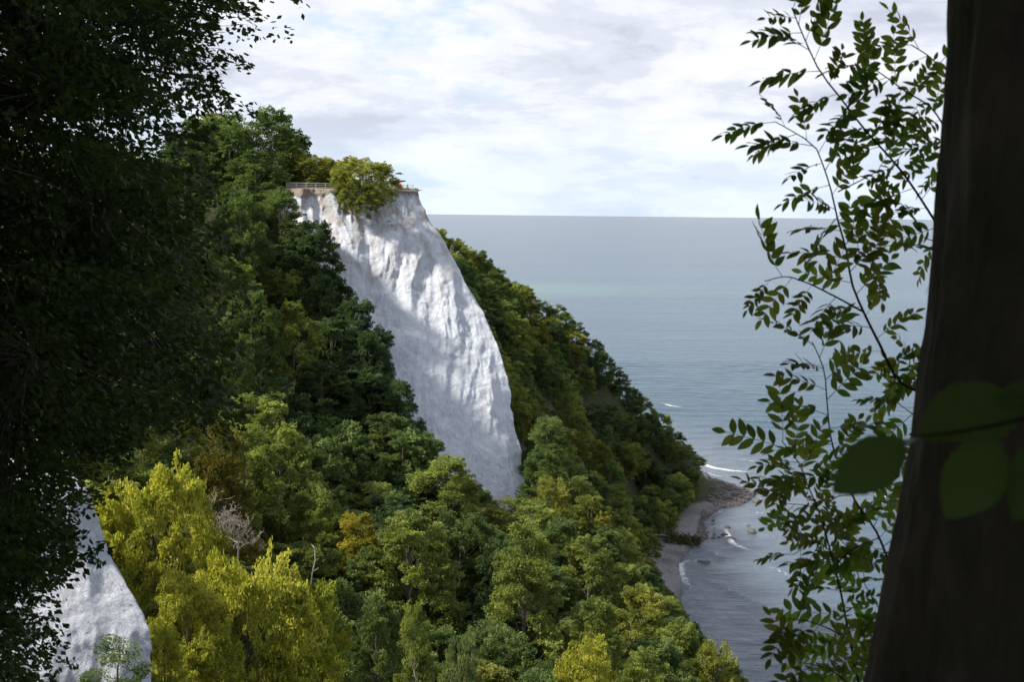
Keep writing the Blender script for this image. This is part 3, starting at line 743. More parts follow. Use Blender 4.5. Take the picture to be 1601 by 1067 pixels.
def lab_fore(px, py, c, v, H):
    where = 'between cliff foot and beach' if px > 830 else ('in front of white cliff foot' if px > 520 else 'among the yellow beeches')
    return f'{size(H, 13, 16)} {tone(c, v)} beech, ' + ('upper rows' if py < 860 else ('middle rows' if py < 960 else 'bottom edge')) + ' of lower wood, ' + where
ridge_y = lambda x: 470
n1_ = fill(14000, (-75, 80), (292, 486), 5.9, lambda x, y: not (x < -10 and y < 305), (10, 14.5), (4.2, 5.6), FAR, [MID, MID, LITE, LITE, MID, OLIVE, DARK], lab_spur, 'beeches covering the far headland', (0, 1), 5, 330)
def left_ok(x, y):
    if y > 236 and -56 < x < -14 and y < 290: return False        # cliff top and face
    f = np.interp(x, [-52, -42, -28, -12, 5], [243, 228, 210, 196, 194])
    return y < f or x < -50
n2_ = fill(6000, (-112, 0), (128, 325), 6.6, left_ok, (13, 19), (4.6, 6.2), FAR + NEAR[:2], [DARK, MID, MID, MID, LITE], lab_left, 'beeches on the shaded slope left of the white cliff', (0, 1, 2), 6, 95)
n3_ = fill(7000, (-48, 52), (84, 245), 6.4, lambda x, y: not (y > 200 and x < 0) and not (x > -30 and y < 84), (12, 18), (4.2, 5.6), NEAR[:3], [MID, LITE, LITE, OLIVE, MID], lab_fore, 'beeches of the lower wood', (0, 1, 2), 8, 80)
n4_ = fill(4000, (-25, 45), (235, 330), 5.6, lambda x, y: x > np.interp(y, [219, 240, 256, 300], [10, 2, -12, -22]), (9, 13), (3.4, 4.6), FAR, [MID, LITE, OLIVE], lambda px, py, c, v, H: f'{size(H, 9, 11.5)} {tone(c, v)} beech in the hollow between white cliff and far headland', 'beeches in the hollow behind the cliff', (1,), 9, 60)
CANO_MASK = [(-10, -10), (400, -10), (360, 70), (370, 140), (310, 230), (300, 300), (330, 480), (380, 590), (330, 640), (190, 690), (-10, 690)]
KEEP = keep_visible(250)
for (q, x, y, z, H, Rr, c, group, rz, labels, v, c0) in KEEP:
    px, py = project((x, y, z + H))
    plant(q, x, y, H, Rr, c, 'beech_tree', labels(px, py, c0, v, H), group, z=z - 0.2, rz=rz)
print('kept', len(KEEP), 'trees', HERO_N, n1_, n2_, n3_, n4_)
# trees of the same forest standing round the viewpoint, left of and behind the camera: their shade falls on the near trunk and leaves
for i, (x, y, H, Rr) in enumerate([(-19, 22, 23, 6.5), (-25, 12, 24, 7), (-16, 6, 22, 6), (-30, 28, 22, 7), (-9, -5, 23, 6.5), (-2, -9, 22, 6), (6, -6, 23, 6.5), (13, -2, 20, 6), (-16, -12, 23, 7), (4, -16, 23, 7), (16, -12, 22, 7), (-6, -20, 24, 7), (-9.5, 0.5, 21, 5.2), (-13, 8, 22, 5.0), (-22, 0, 24, 6.5)]):
    plant(NEAR[i % 2], x, y, H, Rr, MID, 'beech_tree', 'beech of the forest round the viewpoint', 'beeches round the viewpoint')
# undergrowth on the forest floor
rg = np.random.default_rng(77)
ux = rg.uniform(-100, 75, 60000); uy = rg.uniform(75, 480, 60000); uz = ground_z(ux, uy)
k = (uz > 3.0) & (shore_x(uy) - ux > 10) & ~((uy > 205) & (uy < 270) & (ux > -55) & (ux < 8))
ux, uy, uz = ux[k][:16000], uy[k][:16000], uz[k][:16000]
O = np.stack([ux, uy, uz + 0.1], -1); D = rg.normal(size=O.shape) * 0.6 + np.array([0, 0, 0.9])
V, F, ti, au = sprays(rg, O, D, (1.1 + rg.random(len(O)) * 1.0) * np.where(uy > 290, 2.0, 1.0), 9, 0.55, np.stack([rg.normal(size=len(O)), np.zeros(len(O))], -1), width=0.8)
ug = obj('undergrowth', np_mesh('undergrowth', V, F, {'tint': ti, 'autumn': au}, False), M_LEAF); ug.color = (*MID, 1)
tag(ug, 'low green undergrowth on the forest floor', 'undergrowth', kind='stuff')

# ------------------------------------------------------------------ big dark beech on the left, close to the viewpoint
BX, BY = -8.6, 15.5
bz0 = float(ground_z(np.array([BX]), np.array([BY]))[0])
beech = empty('beech_tree', (0, 0, 0)); beech.location = (BX, BY, bz0)
tag(beech, 'dark overhanging beech filling the left edge, its branches close to the camera', 'tree')
base_v = np.array([BX, BY, bz0])
rg = np.random.default_rng(31)
CANO = [(-260, -320), (400, -320), (385, 0), (372, 36), (345, 66), (335, 90), (358, 132), (335, 165), (312, 170), (318, 225), (304, 300), (322, 400), (345, 480), (374, 545), (392, 590), (368, 612), (330, 640), (250, 665), (190, 700), (140, 690), (96, 715), (112, 760), (88, 790), (148, 836), (104, 850), (112, 905), (78, 930), (66, 975), (44, 1010), (48, 1090), (-260, 1200)]
GAPS = [[(165, 15), (200, 10), (235, 75), (300, 130), (330, 165), (312, 178), (262, 130), (205, 90), (168, 55)], [(0, 70), (40, 80), (40, 110), (0, 112)]]
OO = []; DD = []
while len(OO) < 2700:
    px = rg.uniform(-260, 430); py = rg.uniform(-320, 1200)
    if not in_poly(px, py, CANO): continue
    if any(in_poly(px, py, g) for g in GAPS) and rg.random() < 0.93: continue
    lay = float(fbm(np.array([[(px + 0.5 * py) / 170, (py - 0.42 * px) / 52, 0.3]]), 88, 3)[0])
    if lay < -0.05 and py < 690 and rg.random() < 0.6: continue
    Y = float(np.clip(rg.normal(15.4, 2.3), 10.5, 20.5))
    p = at(px, py, Y)
    away = norm(p - np.array([BX, BY, p[2] + 0.9]))
    d = norm(away * np.array([1, 0.6, 1]) + rg.normal(size=3) * 0.42 + np.array([0.35, -0.1, -0.18]))
    # keep the spray's tip inside the outline
    tx, ty = project(p + d * 0.55)
    if px > -50 and not in_poly(tx, ty, CANO):
        if rg.random() < 0.75: continue
    if any(in_poly(tx, ty, g) for g in GAPS) and rg.random() < 0.7: continue
    OO.append(p - d * 0.45); DD.append(d)
OO = np.array(OO); DD = np.array(DD)
V, F, ti, au = sprays(rg, OO, DD, 0.75 + 0.5 * rg.random(len(OO)), 95, 0.084, np.stack([rg.normal(size=len(OO)), np.full(len(OO), 0.02)], -1), droop=0.18, width=0.42, flat=0.05, jit=0.6)
cr = obj('crown', np_mesh('beech_crown', V - base_v, F, {'tint': ti, 'autumn': au}, False), M_LEAF, beech); cr.color = (0.044, 0.070, 0.022, 1)
T = Tubes()
trk = smooth_line([(BX, BY, bz0 - 1), (BX + 0.1, BY, bz0 + 5), (BX - 0.1, BY + 0.2, bz0 + 12), (BX + 0.2, BY, bz0 + 18)], 14)
T.add(trk - base_v, 0.34 * np.linspace(1.25, 0.3, 14), 12)
limbs = []
for (px, py, Y) in [(380, 20, 15), (350, 130, 14.5), (300, 60, 17), (250, 170, 14), (300, 260, 16.5), (320, 420, 15), (360, 560, 15), (370, 590, 17), (250, 640, 14), (150, 680, 15), (90, 740, 14.5), (120, 838, 14), (90, 900, 15), (40, 1000, 14.5), (10, 1060, 15), (200, 480, 13), (150, 330, 13), (100, 160, 13), (60, 560, 12.5), (330, -120, 15), (200, -200, 15)]:
    e = at(px, py, Y); zb = np.clip(e[2] - 0.6 + rg.normal() * 0.5, bz0 + 1.0, bz0 + 16)
    b0 = np.array([np.interp(zb, trk[:, 2], trk[:, 0]), np.interp(zb, trk[:, 2], trk[:, 1]), zb])
    m1 = b0 + (e - b0) * 0.4 + np.array([0, 0, 0.35]) + rg.normal(size=3) * 0.15; m2 = b0 + (e - b0) * 0.75 + np.array([0, 0, 0.25]) + rg.normal(size=3) * 0.12
    ln = smooth_line([b0, m1, m2, e], 14); limbs.append(ln)
    T.add(ln - base_v, np.linspace(0.075, 0.008, 14), 6)
LP = np.concatenate([l[3:] for l in limbs])
for o_, d_ in zip(OO[::1], DD[::1]):
    j = np.argmin(((LP - o_) ** 2).sum(1))
    if np.linalg.norm(LP[j] - o_) < 2.6:
        m = (LP[j] + o_) / 2 + np.array([0, 0, 0.08])
        T.add(np.array([LP[j], m, o_ + d_ * 0.1, o_ + d_ * 0.6]) - base_v, [0.010, 0.007, 0.005, 0.002], 3)
tb = T.mesh('beech_trunk'); obj('trunk', tb, M_NEARBARK, beech)

# ------------------------------------------------------------------ dead trees
def dead_tree(name, base, H, spread, depth, seed, label, lean=0.0, r0=0.12, top=None):
    rg = np.random.default_rng(seed); T = Tubes()
    def grow(p, d, L, r, k):
        n = 5; pts = [p]
        for i in range(n):
            d = norm(d + rg.normal(size=3) * 0.16 + np.array([0, 0, 0.03])); pts.append(pts[-1] + d * L / n)
        T.add(np.array(pts), np.linspace(r, r * 0.55, n + 1), 5)
        if k == 0: return
        for j in range(rg.integers(2, 4) + (k > 2)):
            q = pts[rg.integers(2, n + 1)]; dd = norm(d + rg.normal(size=3) * spread)
            grow(q, dd, L * (rg.uniform(0.5, 0.78) if depth > 1 else 0.14), max(r * 0.55, 0.014), k - 1)
    grow(np.zeros(3), norm(np.array([lean, 0, 1.0])), H, r0, depth)
    e = empty(name, base); tag(e, label, 'dead tree')
    obj('branches', T.mesh(name), M_DEAD, e)
p = at(372, 850, 108); dead_tree('dead_tree', p - np.array([0, 0, 1.5]), 2.7, 0.75, 6, 4, 'dead grey tree with a tangle of bare branches beside the yellow beeches', 0.15, 0.085)
p = at(335, 830, 106); dead_tree('dead_tree', p - np.array([0, 0, 1.0]), 2.4, 0.6, 5, 9, 'smaller bare grey tree left of the tangled dead tree', -0.2, 0.06)
p = at(480, 925, 98); dead_tree('dead_snag', p - np.array([0, 0, 1.5]), 5.0, 1.6, 1, 12, 'thin pale dead snag sticking up between the yellow green beeches', 0.06, 0.07)
p = at(655, 1075, 92); dead_tree('dead_shrub', p - np.array([0, 0, 0.6]), 1.3, 0.5, 3, 15, 'bare brown twigs at the bottom edge right of the pale shrub', 0.0, 0.03)

# ------------------------------------------------------------------ right foreground: trunk of the near beech
TRX = [(1480, -40), (1477, 60), (1471, 160), (1463, 300), (1456, 400), (1446, 500), (1432, 610), (1424, 700), (1413, 800), (1396, 920), (1382, 1010), (1370, 1080), (1340, 1200)]
TY = 3.0
le = np.array([at(a, b, TY) for a, b in TRX])
zs = np.linspace(102.6, 111.0, 260)
lx = np.interp(zs, le[::-1, 2], le[::-1, 0]); below = zs < le[-1, 2]; lx = np.where(below, le[-1, 0] - (le[-1, 2] - zs) * 0.22, lx)
above = zs > le[0, 2]; lx = np.where(above, le[0, 0] + (zs - le[0, 2]) * 0.015, lx)
rad = np.interp(zs, [102.6, 103.4, 104.2, 105.3, 111], [0.46, 0.39, 0.345, 0.31, 0.24])
na = 120; a = np.arange(na) * 2 * math.pi / na
cxs = lx + rad + 0.022
PX = cxs[:, None] + rad[:, None] * np.cos(a); PY = TY + rad[:, None] * np.sin(a); PZ = np.repeat(zs[:, None], na, 1)
cv = np.stack([np.cos(a)[None] * 3.2 + 0 * PZ, np.sin(a)[None] * 3.2 + 0 * PZ, PZ * 1.1], -1)
bk = ridged(cv * np.array([1.9, 1.9, 0.8]), 61, 4, 0.6); bk2 = fbm(cv * 0.7, 66, 3)
dsp = 0.016 * bk + 0.034 * bk2 + 0.012 * fbm(cv * np.array([5, 5, 2.2]), 67, 4, 0.65)
PX = PX + dsp * np.cos(a); PY = PY + dsp * np.sin(a)
tz = float(ground_z(np.array([cxs[0]]), np.array([TY]))[0])
nb_ = empty('beech_tree', (cxs[0], TY, tz)); tag(nb_, 'dark beech trunk close to the camera at the right edge', 'tree')
o0 = np.array([cxs[0], TY, tz])
obj('trunk', np_mesh('near_trunk', np.stack([PX, PY, PZ], -1).reshape(-1, 3) - o0, grid_faces(len(zs), na, True)), M_NEARBARK, nb_)
cr = obj('crown', NEAR[0]['crown'], None, nb_); cr.location = (cxs[-1] - cxs[0], 0, 1.2); cr.scale = (1.25, 1.25, 1.15); cr.color = (*MID, 1)
lim = obj('limbs', NEAR[0]['trunk'], None, nb_); lim.location = (cxs[-1] - cxs[0], 0, 6.0); lim.scale = (1.0, 1.0, 0.85)

# ------------------------------------------------------------------ rowan branches in front of the sea
def blade_mesh(name, L, W, nseg=6, fold=0.18, curl=0.12, wave=0.0, serr=0.0, peak=0.45):
    t = np.linspace(0, 1, nseg + 1); w = W / 2 * np.sin(math.pi * t ** (math.log(0.5) / math.log(peak))) ** 0.8
    w[0] = 0.02 * W; w[-1] = 0.01 * W
    if serr: w = w * (1 + serr * np.where(np.arange(nseg + 1) % 2, 1, -1))
    V = []
    for i in range(nseg + 1):
        z = -curl * L * t[i] ** 2; wv = wave * math.sin(t[i] * 25)
        V += [(-w[i], t[i] * L, z + fold * w[i] + wv), (0, t[i] * L, z), (w[i], t[i] * L, z + fold * w[i] - wv)]
    return np.array(V), grid_faces(nseg + 1, 3)
def pinnate(seed, L, n):
    rg = np.random.default_rng(seed); VV = []; FF = []; k = 0; TI = []
    def put(Vl, Fl, origin, ang, tilt, roll):
        nonlocal k
        m = np.array(Matrix.Rotation(ang, 3, 'Z') @ Matrix.Rotation(tilt, 3, 'X') @ Matrix.Rotation(roll, 3, 'Y'))
        VV.append(Vl @ m.T + origin); FF.append(Fl + k); k += len(Vl); TI.append(np.full(len(Vl), rg.uniform(0.2, 0.8)))
    rach = lambda s: np.array([0, s * L, -0.22 * L * s * s])
    s_ = np.linspace(0, 1, 7); pts = np.array([rach(q) for q in s_]); T = Tubes(); T.add(pts, np.linspace(0.0013, 0.0006, 7), 4)
    VV.append(T.V[0]); FF.append(T.F[0]); k += len(T.V[0]); TI.append(np.full(len(T.V[0]), 0.3))
    for i in range(n):
        s = 0.24 + 0.70 * i / (n - 0.5); ll = L * 0.255 * (0.75 + 0.5 * math.sin(math.pi * (0.2 + 0.6 * i / n))) 
        Vl, Fl = blade_mesh('', ll, ll * 0.42, 6, 0.22, rg.uniform(0.0, 0.3))
        for sd in (-1, 1):
            put(Vl, Fl, rach(s), sd * -(0.95 + rg.normal() * 0.12), rg.normal() * 0.22 - 0.12, rg.normal() * 0.3)
    Vl, Fl = blade_mesh('', L * 0.25, L * 0.105, 6, 0.22, 0.2); put(Vl, Fl, rach(1.0), 0, -0.3, 0)
    return np_mesh('pinnate_leaf', np.concatenate(VV), np.concatenate(FF), {'tint': np.concatenate(TI), 'autumn': np.zeros(k)})
PIN = [pinnate(s, 0.160 + 0.015 * (s % 3), 5 + s % 2) for s in range(6)]
ROWAN_LEAF = leaf_material('rowan_leaf', 0.55, 0.5, 0.2)
for m_ in PIN: m_.materials.append(ROWAN_LEAF)
M_TWIG = bark_material('twig_bark', (0.035, 0.026, 0.022), (0.085, 0.065, 0.055), 40, 0.3)
RY = 4.6
def rowan(label, stems, base_px, seed, skip=()):
    rg = np.random.default_rng(seed)
    b0 = at(*base_px, RY + 0.25); gz = float(ground_z(np.array([b0[0]]), np.array([b0[1]]))[0])
    root = empty('rowan_tree', (b0[0], b0[1], gz)); tag(root, label, 'tree', None)
    o = np.array([b0[0], b0[1], gz])
    for line_, r0, r1, first in stems:
        pts = np.array([at(a_, b_, RY + dy) for a_, b_, dy in line_])
        L = smooth_line(pts, 26); T = Tubes(); T.add(L - o, np.linspace(r0, r1, 26), 6)
        obj('stem', T.mesh('rowan_stem'), M_TWIG, root)
        ln = np.r_[0, np.cumsum(np.linalg.norm(np.diff(L, axis=0), axis=1))]; s = first * ln[-1]; sd = 1
        while s < ln[-1] + 0.02:
            f = min(s / ln[-1], 1.0); i = min(int(f * 25), 24)
            p = L[i] + (L[i + 1] - L[i]) * (f * 25 - i) if f < 1 else L[25]; d = norm(L[i + 1] - L[i])
            side = norm(np.cross(d, np.array([0.0, 1.0, 0.0]))) * sd
            tipf = max(0.0, (f - 0.75) * 3)
            dirv = norm(d * (0.40 + 0.8 * tipf) + side * (1.0 - 0.5 * tipf) + np.array([0, rg.uniform(-0.65, 0.5), 0.05]) + rg.normal(size=3) * 0.18)
            nz = norm(np.array([0, -0.75, 0.75]) + rg.normal(size=3) * 0.42); xax = norm(np.cross(dirv, nz)); nz = np.cross(xax, dirv)
            lf = obj('leaf', PIN[rg.integers(0, 6)], None, root)
            mw = Matrix(np.c_[xax, dirv, nz].tolist()).to_4x4(); sc = rg.uniform(0.75, 1.3)
            lf.matrix_local = Matrix.Translation(Vector(p - o)) @ mw @ Matrix.Scale(sc, 4)
            g = rg.uniform(0.8, 1.3); lf.color = (0.15 * g * rg.uniform(0.8, 1.25), 0.20 * g, 0.05 * g, 1)
            s += rg.uniform(0.038, 0.068) if f < 0.8 else rg.uniform(0.03, 0.05); sd = -sd
rowan('rowan with feathery leaves reaching up against the sky left of the dark trunk', [
    ([(1560, 520, .3), (1500, 410, .2), (1463, 348, .1), (1400, 256, 0), (1355, 206, 0), (1318, 158, -.1), (1280, 108, -.1), (1256, 56, -.1), (1238, 12, -.2)], 0.0062, 0.0022, 0.34),
    ([(1545, 330, .3), (1490, 225, .2), (1452, 165, .1), (1416, 143, .05), (1385, 120, 0), (1352, 98, 0)], 0.0045, 0.002, 0.40),
    ([(1520, 190, .4), (1480, 120, .3), (1455, 90, .3), (1425, 70, .3)], 0.004, 0.002, 0.35),
    ([(1530, 300, .2), (1480, 250, .1), (1440, 235, .1), (1405, 232, .1)], 0.0035, 0.002, 0.5),
    ([(1530, 430, .2), (1480, 385, .1), (1445, 372, .1)], 0.0035, 0.002, 0.5)], (1560, 1250), 3)
rowan('rowan with feathery leaves in front of the horizon, its stem leaving the dark trunk', [
    ([(1500, 650, .2), (1438, 614, .1), (1402, 592, 0), (1376, 540, 0), (1352, 492, 0), (1331, 440, 0), (1324, 395, 0), (1310, 345, 0), (1300, 300, 0), (1288, 262, -.05), (1273, 228, -.1), (1240, 206, -.1), (1212, 190, -.1)], 0.0068, 0.0018, 0.2),
    ([(1348, 487, 0), (1302, 462, 0), (1255, 440, -.05), (1225, 433, -.1), (1195, 440, -.1)], 0.0040, 0.0018, 0.25),
    ([(1310, 300, 0), (1340, 285, -.05), (1372, 268, -.1)], 0.0028, 0.0016, 0.4),
    ([(1331, 402, 0), (1360, 398, -.1), (1385, 385, -.1)], 0.0028, 0.0016, 0.3),
    ([(1480, 610, .2), (1440, 560, .1), (1410, 555, .1)], 0.0028, 0.0016, 0.4),
    ([(1480, 680, .2), (1430, 650, .1), (1400, 628, .1)], 0.0028, 0.0016, 0.4)], (1520, 1250), 4)
rowan('rowan with dense feathery leaves low in front of the grey sea and beach', [
    ([(1352, 1230, .1), (1342, 1067, 0), (1326, 988, 0), (1312, 915, 0), (1299, 865, 0), (1280, 800, 0), (1262, 757, 0), (1252, 730, -.05), (1236, 706, -.1), (1222, 690, -.1)], 0.0066, 0.002, 0.20),
    ([(1440, 1000, .1), (1402, 912, 0), (1388, 875, 0), (1368, 828, 0), (1342, 792, 0), (1316, 738, 0), (1300, 690, 0), (1293, 630, 0), (1288, 578, 0), (1270, 535, 0)], 0.0060, 0.0018, 0.16),
    ([(1303, 886, 0), (1330, 862, -.05), (1352, 850, -.1), (1375, 842, -.1)], 0.0032, 0.0016, 0.2),
    ([(1284, 815, 0), (1308, 838, .1), (1330, 862, .1)], 0.0030, 0.0016, 0.3),
    ([(1325, 1000, 0), (1296, 984, -.05), (1262, 972, -.1), (1232, 968, -.15)], 0.0036, 0.0016, 0.15),
    ([(1345, 1090, 0), (1300, 1050, -.1), (1270, 1040, -.15), (1246, 1036, -.15)], 0.0036, 0.0016, 0.2),
    ([(1420, 1000, .1), (1386, 972, 0), (1366, 938, 0), (1352, 915, 0)], 0.0034, 0.0016, 0.3),
    ([(1420, 1090, .1), (1376, 1042, 0), (1352, 1015, 0)], 0.0034, 0.0016, 0.3),
    ([(1262, 757, 0), (1246, 745, -.1), (1228, 740, -.15)], 0.0028, 0.0014, 0.3),
    ([(1280, 800, 0), (1255, 790, -.1), (1228, 788, -.1)], 0.0028, 0.0014, 0.3),
    ([(1296, 860, 0), (1270, 850, -.1), (1240, 868, -.1)], 0.0028, 0.0014, 0.4)], (1352, 1250), 5)

# ------------------------------------------------------------------ out-of-focus beech leaves right in front of the lens
NY = 1.25
tw = empty('beech_twig', at(1650, 660, NY)); tag(tw, 'blurred dark beech leaves on a twig crossing the trunk close to the camera', 'twig')
o = np.array(tw.location)
T = Tubes(); T.add(smooth_line([at(1700, 640, NY + 0.02), at(1600, 655, NY), at(1520, 672, NY), at(1425, 684, NY)], 16) - o, np.linspace(0.0028, 0.0012, 16), 6)
obj('twig', T.mesh('near_twig'), M_TWIG, tw)
bl = blade_mesh('', 0.092, 0.056, 18, 0.12, 0.10, 0.0012, 0.03, 0.45)
BLM = np_mesh('beech_leaf', bl[0], bl[1], {'tint': np.full(len(bl[0]), 0.4), 'autumn': np.zeros(len(bl[0]))})
def beech_leaf_mat():
    b = MatB('beech_leaf_surface')
    oc = b.n('ShaderNodeObjectInfo').outputs['Color']
    tc_ = b.n('ShaderNodeTexCoord').outputs['Object']; sp = b.n('ShaderNodeSeparateXYZ'); b.l(tc_, sp.inputs[0])
    v = b.math('SINE', b.math('MULTIPLY', b.math('SUBTRACT', sp.outputs[1], b.math('ABSOLUTE', sp.outputs[0])), 700.0))
    vein = b.ramp(v, [(0.75, 0.0), (1.0, 0.35)])
    c = b.mix(vein, oc, b.mix(1.0, oc, (1.6, 1.5, 1.2), 'MULTIPLY'))
    d = b.principled(c, 0.5, 0.2, b.bump(v, 0.2, 0.002)); t = b.n('ShaderNodeBsdfTranslucent'); b.l(c, t.inputs[0])
    mx = b.n('ShaderNodeMixShader'); mx.inputs[0].default_value = 0.3; b.l(d, mx.inputs[1]); b.l(t.outputs[0], mx.inputs[2])
    return b.done(mx.outputs[0])
BLM.materials.append(beech_leaf_mat())
for (bpx, bpy_, tpx, tpy, dy0, dy1, sc, nrm) in [(1415, 688, 1300, 772, 0, .02, 0.98, (0.2, -0.8, 0.5)), (1442, 684, 1372, 712, 0, .04, 0.7, (0, -0.35, 0.9)), (1595, 622, 1440, 672, 0.03, 0, 1.12, (0.1, -0.55, 0.8)),
                                                 (1560, 690, 1482, 812, 0.02, 0, 1.12, (-0.1, -0.95, 0.25)), (1640, 690, 1592, 815, 0.0, -0.03, 1.05, (0.1, -0.9, 0.3)), (1660, 610, 1560, 618, 0.04, .02, 0.9, (0, -0.4, 0.9))]:
    b_ = at(bpx, bpy_, NY + dy0); t_ = at(tpx, tpy, NY + dy1); L = np.linalg.norm(t_ - b_)
    d = norm(t_ - b_); nz = norm(np.array(nrm)); x_ = norm(np.cross(d, nz)); nz = np.cross(x_, d)
    lf = obj('leaf', BLM, None, tw); s_ = L / 0.092
    lf.matrix_local = Matrix.Translation(Vector(b_ - o)) @ Matrix(np.c_[x_, d, nz].tolist()).to_4x4() @ Matrix.Diagonal((s_ * sc, s_, s_, 1))
    lf.color = (0.105, 0.165, 0.036, 1)

# ------------------------------------------------------------------ cliff top: railing, visitors, grass
M_RAIL = flat_material('weathered_rail', (0.52, 0.52, 0.50), 0.7, 0.3, 0.15, 4)
def box(bm, c, s, rot=None):
    m = Matrix.Translation(Vector(c)) @ (rot or Matrix.Identity(4)) @ Matrix.Diagonal((*s, 1))
    bmesh.ops.create_cube(bm, size=1.0, matrix=m)
def bm_mesh(name, bm, bev=0.0):
    if bev: bmesh.ops.bevel(bm, geom=list(bm.edges), offset=bev, segments=1, affect='EDGES')
    me = bpy.data.meshes.new(name); bm.to_mesh(me); bm.free(); return me
def railing(pA, pB, label, n):
    pA = np.array(pA); pB = np.array(pB); e = empty('railing', pA); tag(e, label, 'railing')
    d = pB - pA; L = np.linalg.norm(d[:2]); ang = math.atan2(d[1], d[0]); e.rotation_euler[2] = ang
    bm = bmesh.new(); box(bm, (0, 0, 0.55), (0.14, 0.14, 1.2)); pm = bm_mesh('post', bm, 0.015)
    bm = bmesh.new(); box(bm, (L / 2, -0.06, 0), (L + 0.2, 0.06, 0.13)); rm = bm_mesh('rail', bm, 0.012)
    for i in range(n):
        o_ = obj('post', pm, M_RAIL, e); o_.location = (L * i / (n - 1), 0, 0)
    for h in (0.35, 0.72, 1.08):
        o_ = obj('rail', rm, M_RAIL, e); o_.location = (0, 0, h)
a_ = at(448, 298, 251); b_ = at(524, 298, 254)
railing((a_[0], a_[1], zt + 0.1), (b_[0], b_[1], zt + 0.1), 'pale wooden railing on the cliff top left of the large bush', 6)
a_ = at(600, 298, 259); b_ = at(646, 298, 259)
railing((a_[0], a_[1], zt + 0.1), (b_[0], b_[1], zt + 0.1), 'short railing on the cliff top tip right of large bush', 4)
def person(loc, rz, jacket, trousers, hair, label, group=None):
    e = empty('person', loc, rz); tag(e, label, 'person', group)
    def skin(name, verts, edges, radii, m, sub=2):
        me = bpy.data.meshes.new(name); me.from_pydata(verts, edges, []); o_ = obj(name, me, m, e)
        sk = o_.modifiers.new('skin', 'SKIN'); sk.use_smooth_shade = True
        if not me.skin_vertices: me.skin_vertices.new()
        for i, r_ in enumerate(radii): me.skin_vertices[0].data[i].radius = (r_, r_ * 0.85)
        me.skin_vertices[0].data[0].use_root = True
        s_ = o_.modifiers.new('sub', 'SUBSURF'); s_.levels = s_.render_levels = sub
        return o_
    V = [(0, 0, .95), (0, 0, 1.2), (0, 0, 1.42), (0, -.01, 1.52), (0, -.03, 1.62), (0, -.03, 1.74), (.20, 0, 1.40), (.27, -.05, 1.13), (.20, -.24, 1.05), (-.20, 0, 1.40), (-.27, -.05, 1.13), (-.20, -.24, 1.05), (.10, 0, .88), (.11, -.02, .48), (.11, .02, .07), (.12, -.12, .04), (-.10, 0, .88), (-.11, -.02, .48), (-.11, .02, .07), (-.12, -.12, .04)]
    E = [(0, 1), (1, 2), (2, 3), (3, 4), (4, 5), (2, 6), (6, 7), (7, 8), (2, 9), (9, 10), (10, 11), (0, 12), (12, 13), (13, 14), (14, 15), (0, 16), (16, 17), (17, 18), (18, 19)]
    Rd = [.15, .13, .14, .055, .085, .075, .07, .048, .035, .07, .048, .035, .095, .065, .045, .04, .095, .065, .045, .04]
    skin('body', V, E, Rd, flat_material('skin', (0.50, 0.34, 0.26), 0.6, 0.3, 0.08))
    LV = [(0, 0, .95), (.10, 0, .88), (.11, -.02, .48), (.11, .02, .09), (-.10, 0, .88), (-.11, -.02, .48), (-.11, .02, .09)]
    skin('trousers', LV, [(0, 1), (1, 2), (2, 3), (0, 4), (4, 5), (5, 6)], [.165, .11, .08, .07, .11, .08, .07], flat_material('trouser_cloth', trousers, 0.85, 0.1, 0.1))
    JV = [(0, 0, .90), (0, 0, 1.2), (0, 0, 1.44), (.20, 0, 1.40), (.27, -.05, 1.13), (.21, -.21, 1.06), (-.20, 0, 1.40), (-.27, -.05, 1.13), (-.21, -.21, 1.06)]
    skin('jacket', JV, [(0, 1), (1, 2), (2, 3), (3, 4), (4, 5), (2, 6), (6, 7), (7, 8)], [.18, .165, .16, .095, .07, .055, .095, .07, .055], flat_material('jacket_cloth', jacket, 0.85, 0.1, 0.15))
    skin('hair', [(0, -.0, 1.78), (0, .03, 1.68), (0, .03, 1.60)], [(0, 1), (1, 2)], [.085, .09, .06], flat_material('hair_brown', hair, 0.6, 0.3, 0.2))
p = at(621, 297, 257.6); person((p[0], p[1], zt + 0.05), 0.4, (0.55, 0.035, 0.025), (0.10, 0.09, 0.10), (0.08, 0.05, 0.03), 'person in red jacket standing at the cliff top railing right of bush')
p = at(626, 297, 258.2); person((p[0], p[1], zt + 0.05), -0.5, (0.60, 0.045, 0.03), (0.06, 0.07, 0.10), (0.12, 0.08, 0.05), 'person in red top behind the other visitor at the cliff tip')
rg = np.random.default_rng(8)
gx = rg.uniform(at(452, 298, 257)[0], at(654, 298, 257)[0], 1600); gy = 255.6 + rg.random(1600) * 3.0 + (at(652, 298, 256)[0] - gx) * 0.16
Cg = np.stack([gx, gy, zt + 0.1 + rg.random(1600) * 0.3], -1)
V, F = leaf_quads(Cg, rg.normal(size=(1600, 3)) * 0.35 + np.array([0, -0.2, 1]), norm(rg.normal(size=(1600, 3))), 0.35 + 0.5 * rg.random(1600), 0.12)
gr = obj('grass', np_mesh('grass', V, F, {'tint': np.repeat(rg.random(1600), 4), 'autumn': np.repeat(rg.random(1600) * 0.5, 4)}, False), M_LEAF); gr.color = (0.07, 0.08, 0.03, 1)
tag(gr, 'rough grass fringe along the cliff top edge', 'grass', kind='stuff')

